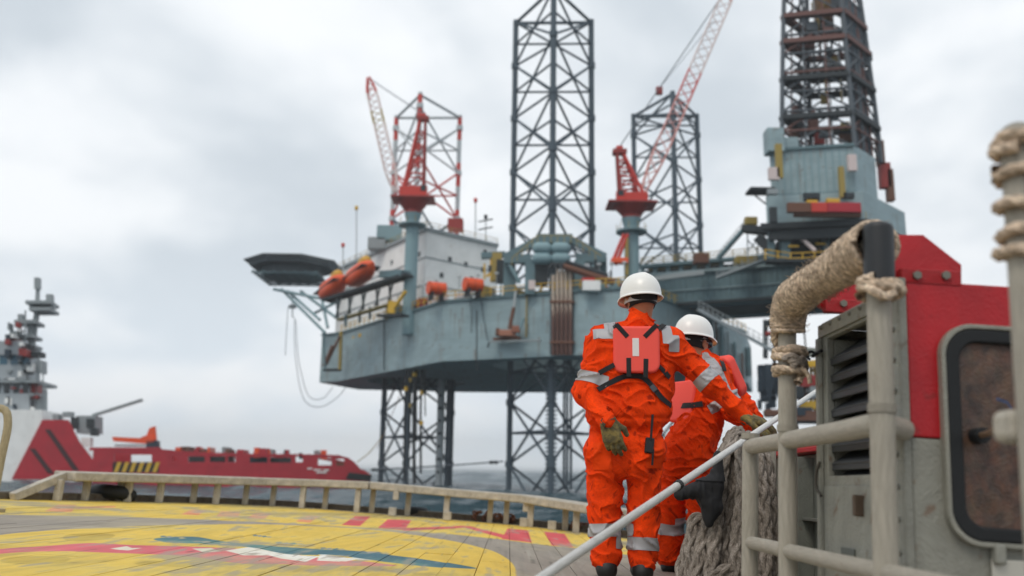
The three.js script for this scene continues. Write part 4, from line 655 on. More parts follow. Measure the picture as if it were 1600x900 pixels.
// ================================================================ ropes
function ropeGeo(pts, R, o = {}) {
  const { lay = R * 5.5, strands = 3, depth = 0.32, seg, rad = 16, closed = false, braid = false, fuzz = 0.06, curve } = o;
  const c = curve ?? new THREE.CatmullRomCurve3(pts, closed, 'centripetal'), Ln = c.getLength(), n = seg ?? Math.max(12, Math.round(Ln / (R * 0.55)));
  c.arcLengthDivisions = Math.max(200, n); c.updateArcLengths();
  const fr = c.computeFrenetFrames(n, closed), pos = [], uv = [], idx = [], q = V();
  for (let i = 0; i <= n; i++) {
    const P = c.getPointAt(i / n), s = i / n * Ln, N = fr.normals[i], B = fr.binormals[i];
    for (let j = 0; j <= rad; j++) {
      const a = j / rad * Math.PI * 2; let k;
      if (braid) { const u = Math.abs(Math.cos(2 * a + s / lay * 6.283)), w = Math.abs(Math.cos(2 * a - s / lay * 6.283)); k = Math.max(u * (0.8 + 0.2 * Math.cos(s / lay * 6.283)), w * (0.8 - 0.2 * Math.cos(s / lay * 6.283))); }
      else k = Math.pow(Math.abs(Math.cos((strands / 2) * (a - s / lay * 6.283))), 0.7);
      q.copy(P).addScaledVector(N, Math.cos(a)).addScaledVector(B, Math.sin(a));
      const r = R * (1 - depth + depth * k + fuzz * perlin.noise(q.x * 55, q.y * 55, q.z * 55 + j * 7));
      pos.push(P.x + (N.x * Math.cos(a) + B.x * Math.sin(a)) * r, P.y + (N.y * Math.cos(a) + B.y * Math.sin(a)) * r, P.z + (N.z * Math.cos(a) + B.z * Math.sin(a)) * r);
      uv.push(j / rad * R * 12, s * 2);
      if (i && j) { const w = rad + 1, A = (i - 1) * w + j - 1; idx.push(A, A + 1, A + w + 1, A, A + w + 1, A + w); }
    }
  }
  const g = new THREE.BufferGeometry(); g.setAttribute('position', new THREE.Float32BufferAttribute(pos, 3)); g.setAttribute('uv', new THREE.Float32BufferAttribute(uv, 2)); g.setIndex(idx); g.computeVertexNormals(); return g;
}
function plait(pts, R, sr, lay, seg) { // eight-strand plaited hawser: four strands each way, passing over and under
  const c = new THREE.CatmullRomCurve3(pts, false, 'centripetal'), Ln = c.getLength(), fr = c.computeFrenetFrames(seg), geos = [];
  for (let k = 0; k < 8; k++) {
    const dir = k < 4 ? 1 : -1, q = [];
    for (let i = 0; i <= seg; i++) { const s = i / seg * Ln, w = s / lay * Math.PI * 2, a = dir * w + (k % 4) * Math.PI / 2, r = R + dir * sr * 0.42 * Math.cos(4 * w) + 0.0018 * perlin.noise(s * 14, k, 2); q.push(c.getPointAt(i / seg).addScaledVector(fr.normals[i], Math.cos(a) * r).addScaledVector(fr.binormals[i], Math.sin(a) * r)); }
    geos.push(new THREE.TubeGeometry(new THREE.CatmullRomCurve3(q), seg, sr, 7));
  }
  geos.push(new THREE.TubeGeometry(c, seg, R * 0.9, 8));
  const g = mergeGeometries(geos), uv = g.attributes.uv; for (let i = 0; i < uv.count; i++) uv.setXY(i, uv.getX(i) * Ln * 2, uv.getY(i) * 0.3); return g;
}
const ropeMat = (r, g, b, am = 0.25) => new THREE.MeshStandardMaterial({ map: tex(256, 256, (u, v) => { const n = tile(u, v, 60, r * 5, 4) * am * 2.4, d = tile(u, v, 7, g * 9, 4) * am * 1.5; return [r * (1 + n + d), g * (1 + n + d * 1.05), b * (1 + n + d * 1.15)]; }), roughness: 0.95, bumpMap: rep(fineBump, 5), bumpScale: 0.004 });
const manila = ropeMat(0.82, 0.735, 0.645, 0.3), hawser = ropeMat(0.57, 0.53, 0.49, 0.3);
const coil = (c, r, y0, y1, turns, ph = 0, jx = 0, sq = 1) => { const out = [], n = Math.round(turns * 18); for (let i = 0; i <= n; i++) { const f = i / n, a = ph + f * turns * Math.PI * 2, k = r * (1 + jx * perlin.noise(a * 1.3, y0 * 9, 3)); out.push(V(c.x + Math.cos(a) * k, lerp(y0, y1, f) + jx * 0.03 * perlin.noise(a, 7, y1), c.z + Math.sin(a) * k * sq)); } return out; };

// ================================================================ pipe railing beside the engine casing
const steel = paint('#a8a295', 0.55, 0.3, 0.07, 0, 2.2, 0.0015), casing = paint('#8a8a81', 0.55, 0.4, 0.08, 0, 1.2), redCase = paint('#ae111c', 0.42, 0.3, 0.07, 0, 1.1, 0.001), bolt = flat('#77756c', 0.5, 0.3);
const RX = 0.912, zA = -2.96, zB = -2.2, zC = -1.552, DY = HC - 0.51, yMid = 0.722 + DY, yLow = 0.37 + DY, yTop = 1.19 + DY, PR = 0.03;
{
  const t = shipThing('pipe_railing', 'grey-painted steel pipe railing with rope-wrapped top bar beside the red casing', 'railing', V(RX, 0, zA));
  const post = (z, y1) => { bar('post', V(RX, 0, z), V(RX, y1, z), PR, steel, t, true); bar('weld_collar', V(RX, yMid + 0.028, z), V(RX, yMid + 0.05, z), PR + 0.004, steel, t, true); bar('foot_plate', V(RX, 0, z), V(RX, 0.012, z), 0.06, steel, t, true); };
  post(zA, yTop - 0.08); post(zB, yTop - 0.09); post(-3.42, yMid);
  mesh('top_bar', tube([V(RX, yTop - 0.1, zA), V(RX, yTop - 0.045, zA + 0.012), V(RX, yTop - 0.01, zA + 0.05), V(RX, yTop, zA + 0.12), V(RX, yTop, zB - 0.12), V(RX, yTop, zB - 0.045), V(RX, yTop - 0.012, zB - 0.012), V(RX, yTop - 0.045, zB), V(RX, yTop - 0.1, zB)], PR - 0.0008, 60, 20), steel, t);
  mesh('middle_bar', tube([V(RX, yMid, -3.42), V(RX, yMid, -3.0), V(RX, yMid, -2.5), V(RX, yMid, zB), V(RX + 0.03, yMid, zB - 0.03), V(RX + 0.095, yMid, zB - 0.1)], PR - 0.001, 60, 20), steel, t);
  mesh('end_cap', new THREE.SphereGeometry(PR - 0.001, 18, 12), steel, t, V(RX, yMid, -3.42));
  bar('lower_bar', V(RX, yLow, -3.42), V(RX, yLow, zB + 0.02), PR * 0.78, steel, t, true); bar('lower_bar', V(RX, yLow, zB + 0.02), V(RX, yLow, zC), PR * 0.78, steel, t, true);
  { const pf = [[0.0365, -0.115], [0.038, -0.11], [0.038, 0.032], [0.035, 0.042], [0.026, 0.048], [0, 0.05]].map(([x, y]) => new THREE.Vector2(x, y)); mesh('rubber_sleeve', new THREE.LatheGeometry(pf, 28), flat('#23262a', 0.5), t, V(RX, yTop, zB + 0.006)); }
  const u = shipThing('gate_post', 'grey pipe gate post with rope lashing at its head, next to the casing window', 'post', V(RX, 0, zC));
  bar('post', V(RX, 0, zC), V(RX, yTop + 0.01, zC), PR, steel, u, true); mesh('post_head', new THREE.SphereGeometry(PR + 0.006, 20, 14), steel, u, V(RX, yTop + 0.015, zC)); bar('foot_plate', V(RX, 0, zC), V(RX, 0.012, zC), 0.06, steel, u, true);
  rbox('latch_block', S(1590, 668, 1.6), 0.07, 0.06, 0.06, steel, u, 0.018);
}
{ // served rope round the top bar
  const t = shipThing('rope_wrapping', 'thick tan rope wound tightly round the top bar of the pipe railing', 'rope', V(RX, yTop, zB));
  const path = new THREE.CatmullRomCurve3([V(RX, yTop - 0.1, zA), V(RX, yTop - 0.05, zA + 0.012), V(RX, yTop - 0.01, zA + 0.055), V(RX, yTop, zA + 0.13), V(RX, yTop, zB - 0.2), V(RX, yTop, zB - 0.012)], false, 'centripetal');
  const n = 2600, turns = 72, pts = [], fr = path.computeFrenetFrames(n);
  for (let i = 0; i <= n; i++) { const f = i / n, a = f * turns * 6.283, p = path.getPointAt(f), r = PR + 0.02 + 0.004 * Math.sin(f * 9) + 0.003 * perlin.noise(f * 60, 2, 1) + 0.006 * f; pts.push(p.addScaledVector(fr.normals[i], Math.cos(a) * r).addScaledVector(fr.binormals[i], Math.sin(a) * r).add(V(0, 0, 0.004 * perlin.noise(a * 0.7, 5, 2)))); }
  mesh('wound_rope', ropeGeo(pts, 0.0088, { curve: new THREE.CatmullRomCurve3(pts), seg: 5200, rad: 7, lay: 0.03, depth: 0.3, fuzz: 0.25 }), manila, t);
  const c2 = path.clone(), inner = new THREE.TubeGeometry(c2, 60, PR + 0.019, 18); mesh('inner_layer', inner, manila, t);
  // frayed fibres standing off the serving
  const g = [], r = rng(21), d = V(); for (let i = 0; i < 900; i++) { const f = r(), k = Math.round(f * n), a = r() * 6.283, p = path.getPointAt(f), nn = fr.normals[k].clone().multiplyScalar(Math.cos(a)).addScaledVector(fr.binormals[k], Math.sin(a)); p.addScaledVector(nn, PR + 0.029); d.set(r() - 0.5, r() - 0.5, r() - 0.5).multiplyScalar(0.03).addScaledVector(nn, 0.004); g.push(new THREE.TubeGeometry(new THREE.QuadraticBezierCurve3(p, p.clone().addScaledVector(d, 0.5).addScaledVector(nn, 0.006), p.clone().add(d)), 2, 0.0009, 3)); }
  mesh('frayed_fibres', mergeGeometries(g), manila, t).userData.kind = 'stuff';
  const tail = shipThing('rope_tail', 'tan three-strand rope spiralling down the post below the wrapping', 'rope', V(RX, 0.9, zA));
  mesh('tail', ropeGeo(coil(V(RX, 0, zA), PR + 0.012, yTop - 0.075, yTop - 0.28, 0.75, 2.6), 0.0135), manila, tail);
}
function lashing(label, z, ys, R, ph) {
  const t = shipThing('rope_lashing', label, 'rope', V(RX, ys[0], z));
  ys.forEach((y, i) => mesh('turn', ropeGeo(coil(V(RX + 0.006, 0, z), PR + R * 1.05 + 0.004 * (i % 2), y, y - 0.02 + (i % 2) * 0.045, 1.12, ph + i * 1.3, 0.16), R), manila, t));
  return t;
}
{
  const yA = (py) => S(1228, py, -zA).y, yB = (py) => S(1370, py, -zB).y, yC = (py) => S(1585, py, -zC).y;
  const a = lashing('knotted tan rope lashing with a frayed end on the post nearest the workers', zA, [yA(546), yA(560), yA(574), yA(586)], 0.0135, 0.4);
  for (let i = 0; i < 3; i++) mesh('knot', ropeGeo([V(RX - 0.03 + i * 0.02, yA(566), zA + 0.045), V(RX, yA(560 + i * 8), zA + 0.062), V(RX + 0.035, yA(572 - i * 5), zA + 0.05), V(RX + 0.06, yA(574), zA + 0.01)], 0.011), hawser, a);
  mesh('frayed_end', ropeGeo([V(RX + 0.03, yA(576), zA + 0.05), V(RX + 0.052, yA(586), zA + 0.052), V(RX + 0.06, yA(600), zA + 0.05)], 0.008), manila, a);
  const b = lashing('two loops of tan rope round the post head below the black sleeve', zB, [yB(438), yB(462)], 0.0135, 2.2);
  mesh('knot', ropeGeo([V(RX - 0.045, yB(452), zB + 0.02), V(RX - 0.03, yB(462), zB + 0.047), V(RX - 0.005, yB(470), zB + 0.05), V(RX + 0.02, yB(462), zB + 0.05)], 0.0125), manila, b);
  const c = lashing('loops of tan rope round the head of the gate post', zC, [yC(222), yC(240), yC(262), yC(335), yC(358), yC(400)], 0.0118, 0.9);
}
// ================================================================ red and grey engine casing
const CX = 1.02, CZ = -2.3;
{
  const yT = S(1415, 437, 2.3).y, ySplit = S(1440, 684, 2.3).y, zF = Sx(1284, 600, CX).z, x1 = 2.5;
  const t = shipThing('engine_casing', 'grey steel casing with red upper band, louvred side and rounded window', 'casing', V(CX, 0, CZ));
  const C = (x0, x2, y0, y1, z0, z1) => [V((x0 + x2) / 2, (y0 + y1) / 2, (z0 + z1) / 2), x2 - x0, y1 - y0, z1 - z0];
  const pl = (name, x0, x2, y0, y1, z0, z1, m, r = 0.006) => { const [c, a, b, d] = C(x0, x2, y0, y1, z0, z1); return rbox(name, c, a, b, d, m, t, r); };
  pl('red_front_panel', CX + 0.006, x1, ySplit + 0.001, yT, CZ - 0.02, CZ, redCase); pl('grey_front_panel', CX + 0.006, x1, 0, ySplit - 0.001, CZ - 0.02, CZ, casing);
  pl('top_plate', CX, x1, yT - 0.02, yT - 0.002, zF, CZ - 0.022, casing); pl('back_plate', CX, x1, 0, yT - 0.022, zF, zF + 0.02, casing); pl('bottom_plate', CX + 0.03, x1 - 0.03, 0.002, 0.02, zF + 0.03, CZ - 0.03, casing); pl('far_side', x1 - 0.02, x1, 0, yT - 0.022, zF + 0.022, CZ - 0.022, casing);
  // louvred side with an opening
  const oT = Sx(1295, 527, CX).y, oB = Sx(1295, 745, CX).y, oL = Sx(1293, 600, CX).z, oR = CZ - 0.07;
  const sh = new THREE.Shape([[zF, 0], [CZ - 0.022, 0], [CZ - 0.022, yT - 0.022], [zF, yT - 0.022]].map(([z, y]) => new THREE.Vector2(z, y)));
  sh.holes.push(new THREE.Path([[oL, oB], [oL, oT], [oR, oT], [oR, oB]].map(([z, y]) => new THREE.Vector2(z, y))));
  const g = new THREE.ExtrudeGeometry(sh, { depth: 0.02, bevelEnabled: true, bevelSize: 0.002, bevelThickness: 0.002, bevelSegments: 1 }); g.applyMatrix4(new THREE.Matrix4().makeBasis(V(0, 0, 1), V(0, 1, 0), V(-1, 0, 0))); g.translate(CX + 0.02, 0, 0); mesh('side_panel', triUV(g), casing, t);
  pl('louvre_jamb', CX + 0.022, CX + 0.13, oB, oT, oL - 0.012, oL, casing); pl('louvre_jamb', CX + 0.022, CX + 0.13, oB, oT, oR, oR + 0.012, casing);
  const nB = 8, blade = flat('#34373a', 0.5), q = new THREE.Quaternion().setFromAxisAngle(V(0, 0, 1), -0.62);
  for (let i = 0; i < nB; i++) rbox('louvre_blade', V(CX + 0.062, lerp(oB, oT, (i + 0.35) / nB), (oL + oR) / 2), 0.13, 0.008, oR - oL - 0.006, blade, t, 0.003, new THREE.Quaternion().setFromAxisAngle(V(0, 0, 1), 0.62));
  for (let i = 0; i < nB; i++) rbox('louvre_lip', V(CX + 0.014, lerp(oB, oT, (i + 0.35) / nB) - 0.043, (oL + oR) / 2), 0.009, 0.026, oR - oL - 0.006, blade, t, 0.003);
  // frame flange round the opening, bolts
  pl('top_flange', CX - 0.012, CX - 0.003, oT + 0.006, yT - 0.012, zF, CZ - 0.03, casing, 0.003); pl('corner_angle', CX - 0.016, CX - 0.003, 0.12, yT + 0.004, CZ - 0.062, CZ - 0.004, casing, 0.004); pl('corner_angle', CX - 0.016, CX + 0.004, 0.12, yT + 0.004, CZ - 0.003, CZ + 0.007, casing, 0.003);
  pl('edge_flange', CX - 0.02, CX - 0.003, 0.1, oT + 0.004, zF - 0.004, zF + 0.022, casing, 0.004);
  const head = new THREE.SphereGeometry(0.008, 12, 6, 0, 6.3, 0, 1.5).rotateZ(Math.PI / 2), headF = new THREE.CylinderGeometry(0.012, 0.012, 0.01, 6).rotateX(Math.PI / 2);
  for (let i = 0; i < 7; i++) mesh('bolt', head, bolt, t, V(CX - 0.0125, (oT + yT) / 2 + 0.006, lerp(zF + 0.04, CZ - 0.1, i / 6)));
  for (let i = 0; i < 11; i++) mesh('bolt', head, bolt, t, V(CX - 0.0165, lerp(0.2, yT - 0.05, i / 10), CZ - 0.033));
  pl('door_panel', CX - 0.008, CX - 0.003, 0.06, oB - 0.03, zF + 0.03, CZ - 0.12, casing, 0.002); rbox('door_latch', Sx(1341, 790, CX - 0.02), 0.03, 0.06, 0.022, flat('#5a4a3c', 0.7), t, 0.006); rbox('maker_plate', Sx(1325, 870, CX - 0.012), 0.006, 0.05, 0.1, flat('#5d615c', 0.6), t, 0.002);
  // lifting brackets
  const plate = (px, z, th) => { const p = px.map(([x, y]) => S(x, y, -z)); const s2 = new THREE.Shape(p.map((v) => new THREE.Vector2(v.x, v.y))); const e = new THREE.ExtrudeGeometry(s2, { depth: th, bevelEnabled: true, bevelSize: 0.003, bevelThickness: 0.003, bevelSegments: 2, bevelOffset: -0.003 }); e.translate(0, 0, z - th); return triUV(e); };
  const b1 = mesh('lifting_bracket', plate([[1392, 367], [1442, 367], [1502, 414], [1502, 438], [1392, 438]], CZ - 0.03, 0.02), redCase, t);
  const at = (o, name, geo, m, p) => mesh(name, geo, m, o, p);
  { const a = S(1408, 437, 2.3), b = S(1502, 437, 2.3); at(t, 'bracket_foot', new RoundedBoxGeometry(b.x - a.x, 0.042, 0.03, 2, 0.004), redCase, V((a.x + b.x) / 2, yT + 0.012, CZ - 0.012)); for (const px of [1433, 1478]) at(t, 'bolt', headF, bolt, S(px, 430, 2.293)); }
  const b2 = mesh('lifting_bracket', plate([[1266, 459], [1322, 440], [1356, 432], [1390, 430], [1390, 470], [1352, 480], [1296, 488], [1274, 474]], -2.88, 0.02), redCase, t);
  { const a = S(1297, 478, 2.86); at(t, 'bracket_foot', new RoundedBoxGeometry(0.16, 0.045, 0.03, 2, 0.004), redCase, a.add(V(0.06, 0, 0))); at(t, 'bolt', headF, bolt, S(1318, 474, 2.84)); }
  // window
  const wl = S(1466, 600, 2.3).x, wt = S(1470, 506, 2.3).y, wb = S(1470, 850, 2.3).y, wr = wl + 0.44;
  const rr = (i, r) => { const s2 = new THREE.Shape(), a = wl + i, b = wr - i, c = wb + i, d = wt - i; s2.moveTo(a + r, c); s2.lineTo(b - r, c); s2.absarc(b - r, c + r, r, -Math.PI / 2, 0); s2.lineTo(b, d - r); s2.absarc(b - r, d - r, r, 0, Math.PI / 2); s2.lineTo(a + r, d); s2.absarc(a + r, d - r, r, Math.PI / 2, Math.PI); s2.lineTo(a, c + r); s2.absarc(a + r, c + r, r, Math.PI, Math.PI * 1.5); return s2; };
  const ring = (i0, i1, r0, r1, d, z, bev) => { const s2 = rr(i0, r0); s2.holes.push(rr(i1, r1)); const e = new THREE.ExtrudeGeometry(s2, { depth: d, bevelEnabled: true, bevelSize: bev, bevelThickness: bev, bevelSegments: 3, bevelOffset: -bev, curveSegments: 16 }); e.translate(0, 0, z); return triUV(e); };
  const w = mesh('window', ring(0, 0.012, 0.085, 0.077, 0.024, CZ - 0.002, 0.003), paint('#8b8a80', 0.5, 0.2, 0.06, 0, 1.5), t);
  mesh('rubber_seal', ring(0.0125, 0.048, 0.076, 0.05, 0.016, CZ + 0.001, 0.006), M.black, w);
  const cv = document.createElement('canvas'); cv.width = cv.height = 512; const c = cv.getContext('2d'), r = rng(31); c.fillStyle = '#4f3f37'; c.fillRect(0, 0, 512, 512);
  for (let i = 0; i < 2600; i++) { const k = r(); c.fillStyle = k < 0.5 ? `rgba(120,72,48,${r() * 0.13})` : k < 0.8 ? `rgba(30,26,25,${r() * 0.2})` : `rgba(150,128,112,${r() * 0.1})`; c.beginPath(); c.ellipse(r() * 512, r() * 512, 2 + r() * 30, 2 + r() * 34, r() * 3, 0, 7); c.fill(); }
  c.strokeStyle = 'rgba(40,62,110,0.75)'; c.lineWidth = 9; for (const p of [[150, 170, 190, 178, 205, 195], [215, 205, 240, 208, 262, 196], [330, 150, 352, 158, 360, 170]]) { c.beginPath(); c.moveTo(p[0], p[1]); c.lineTo(p[2], p[3]); c.lineTo(p[4], p[5]); c.stroke(); }
  const pm = new THREE.CanvasTexture(cv); pm.colorSpace = THREE.SRGBColorSpace; pm.magFilter = THREE.LinearFilter; pm.repeat.set(1 / 0.36, 1 / 0.5); pm.offset.set(-(wl + 0.04) / 0.36, -(wb + 0.04) / 0.5); pm.wrapS = pm.wrapT = THREE.RepeatWrapping;
  const pane = new THREE.ExtrudeGeometry(rr(0.043, 0.05), { depth: 0.006, bevelEnabled: false, curveSegments: 12 }); pane.translate(0, 0, CZ + 0.001); mesh('rusty_pane', triUV(pane), new THREE.MeshStandardMaterial({ map: pm, roughness: 0.42, bumpMap: rep(fineBump, 6), bumpScale: 0.002 }), w);
  const k = S(1527, 681, 2.285); bar('knob', k.clone().add(V(0, 0, -0.012)), k.clone().add(V(0, 0, 0.03)), 0.02, M.black, t, true);
  bar('latch_rod', k.clone().add(V(0, 0, 0.02)), S(1590, 664, 1.62), 0.0075, paint('#8b6f55', 0.7, 0.5, 0.15, 0, 4), t, true);
  rbox('label_plate', S(1600, 893, 2.29), 0.16, 0.05, 0.006, flat('#b9b7ae', 0.6), t, 0.003); rbox('pad_eye', S(1560, 866, 2.285), 0.03, 0.05, 0.03, casing, t, 0.008);
}
{ // bulwark beyond the casing
  const t = shipThing('bulwark', 'grey steel bulwark with red cap rail behind the hanging ropes', 'bulwark', V(1.55, 0, -4.5));
  const yb = Sx(1262, 709, 1.55).y, m = paint('#6d7069', 0.65, 0.25, 0.08, 0, 1.2);
  rbox('bulwark_plate', V(1.58, yb / 2, -4.95), 0.04, yb - 0.01, 4.1, m, t, 0.004); rbox('cap_rail', V(1.56, yb + 0.012, -4.95), 0.12, 0.026, 4.12, redCase, t, 0.006);
  rbox('stiffener', V(1.53, yb * 0.55, -4.95), 0.06, 0.016, 4.1, m, t, 0.003); for (let i = 0; i < 6; i++) rbox('bulwark_stay', V(1.52, yb * 0.49, -3.2 - i * 0.72), 0.08, yb * 0.96, 0.014, m, t, 0.003);
  rbox('red_locker', Sx(1262, 699, 1.66), 0.14, 0.06, 0.3, redCase, t, 0.01);
  const c = shipThing('hook_cord', 'thin cord with a small hook hung on the casing edge', 'cord', Sx(1278, 550, 1.0)); mesh('cord', tube([Sx(1284, 548, 1.0), Sx(1276, 552, 0.995), Sx(1270, 556, 0.99)], 0.006, 12, 6), M.black, c); mesh('cord', tube([Sx(1281, 722, 1.0), Sx(1276, 735, 0.995), Sx(1275, 760, 0.995), Sx(1283, 775, 1.0)], 0.005, 16, 6), flat('#55514a', 0.8), c); mesh('hook', new THREE.TorusGeometry(0.014, 0.005, 8, 14, 4.4), M.black, c, Sx(1268, 556, 0.99));
}
// ================================================================ hanging hawser
{
  const t = shipThing('rope_rack', 'grey steel rope rack bar holding the heavy hanging hawser', 'rack', S(1165, 670, 4.5).setY(0));
  const a = S(1136, 696, 4.62), b = S(1204, 690, 4.62); a.y = b.y = Math.min(a.y, b.y); bar('bar', a, b, 0.03, steel, t, true); for (const p of [a, b]) bar('leg', V(p.x, 0, p.z), p, 0.028, steel, t, true);
  const strands = [ // front paths in photo pixels with depth
    [[1152, 680, 4.5], [1134, 706, 4.4], [1126, 750, 4.36], [1118, 830, 4.34], [1106, 930, 4.32]],
    [[1158, 687, 4.5], [1146, 706, 4.38], [1142, 760, 4.34], [1132, 840, 4.3], [1126, 935, 4.3]],
    [[1164, 688, 4.5], [1158, 708, 4.36], [1160, 760, 4.3], [1152, 840, 4.27], [1146, 940, 4.26]],
    [[1172, 688, 4.5], [1170, 710, 4.37], [1176, 760, 4.32], [1178, 840, 4.28], [1168, 940, 4.26]],
    [[1180, 706, 4.5], [1182, 716, 4.38], [1190, 770, 4.34], [1196, 850, 4.3], [1190, 940, 4.28]],
    [[1188, 710, 4.52], [1194, 720, 4.42], [1202, 780, 4.38], [1208, 860, 4.36], [1206, 940, 4.34]],
    [[1146, 684, 4.52], [1128, 716, 4.46], [1124, 770, 4.42], [1100, 840, 4.38], [1082, 935, 4.36]],
    [[1184, 710, 4.54], [1196, 720, 4.5], [1206, 800, 4.5], [1216, 880, 4.46], [1216, 950, 4.44]],
  ];
  strands.forEach((s, i) => {
    const f = s.map(([x, y, d], k) => S(x, y, d - (i % 2 ? 0 : 0.075) * Math.min(1, k))), top = f[0].clone(); const p = [...f.slice(1).reverse()];
    p.push(top.clone().add(V(0, 0.01, 0.03)), top.clone().add(V(0.01, -0.005, -0.13)), top.clone().add(V(0.02, -0.14, -0.26)), top.clone().add(V(0.03, -0.45, -0.28)), top.clone().add(V(0.02 + i * 0.01, -0.8, -0.26)));
    p[0].y = Math.max(0.035, p[0].y); const lab = ['outer left fall of the', 'second fall from the worker of the', 'third fall from the worker of the', 'front middle fall of the', 'fall beside the railing end of the', 'outermost fall by the rail post of the', 'slanting inner fall of the', 'rear fall behind the rail post of the'][i];
    const o = shipThing('hawser_rope', lab + ' grey braided hawser draped over the rack', 'rope', top, 'falls of grey hawser on the rope rack');
    mesh('hawser', plait(p, 0.0205, i % 3 === 1 ? 0.0122 : 0.0112, 0.46, 220), hawser, o);
  });
  const loops = [[[[1094, 935, 4.42], [1082, 890, 4.44], [1080, 845, 4.5], [1090, 812, 4.52], [1100, 820, 4.52], [1106, 860, 4.5], [1110, 930, 4.46]], 'tall loop'], [[[1070, 940, 4.44], [1066, 900, 4.46], [1074, 862, 4.52], [1088, 845, 4.54], [1096, 880, 4.5], [1090, 940, 4.46]], 'low loop'], [[[1210, 945, 4.24], [1186, 905, 4.22], [1150, 890, 4.2], [1118, 905, 4.2], [1108, 945, 4.2]], 'wide slack bight']];
  for (const [l, w] of loops) { const p = l.map(([x, y, d]) => S(x, y, d)); p[0].y = p[p.length - 1].y = 0.035; for (const q of p) q.y = Math.max(q.y, 0.035); const o = shipThing('hawser_rope', w + ' of grey braided hawser at the foot of the rope heap', 'rope', p[0], 'slack bights of grey hawser'); mesh('hawser', plait(p, 0.0235, 0.012, 0.46, 130), hawser, o); }
}
{ // white pole
  const t = shipThing('boat_hook_pole', 'long white pole with a black ring slanting across the workers legs', 'pole', V());
  const a = S(852, 899, 2.72), b = S(1281, 608, 5.6), d = b.clone().sub(a), lo = a.clone().addScaledVector(d, -(a.y - 0.02) / d.y), hi = b.clone().addScaledVector(d, 0.12);
  t.position.copy(lo); const wp = paint('#d9d9d6', 0.4, 0.04, 0.05, 0, 2);
  bar('shaft', lo, hi, 0.015, wp, t, true);
  const at = (px, py) => { let best = lo, bd = 1e9; for (let i = 0; i <= 400; i++) { const p = lo.clone().lerp(hi, i / 400), s = p.clone().applyMatrix4(shipM).project(camera), x = (s.x + 1) * 800; if (Math.abs(x - px) < bd) { bd = Math.abs(x - px); best = p; } } return best; };
  const u = d.clone().normalize(), r1 = at(1060); bar('ring', r1.clone().addScaledVector(u, -0.012), r1.clone().addScaledVector(u, 0.012), 0.0195, M.black, t, true); bar('end_cap', lo.clone().addScaledVector(u, -0.02), lo, 0.022, M.black, t, true);
}
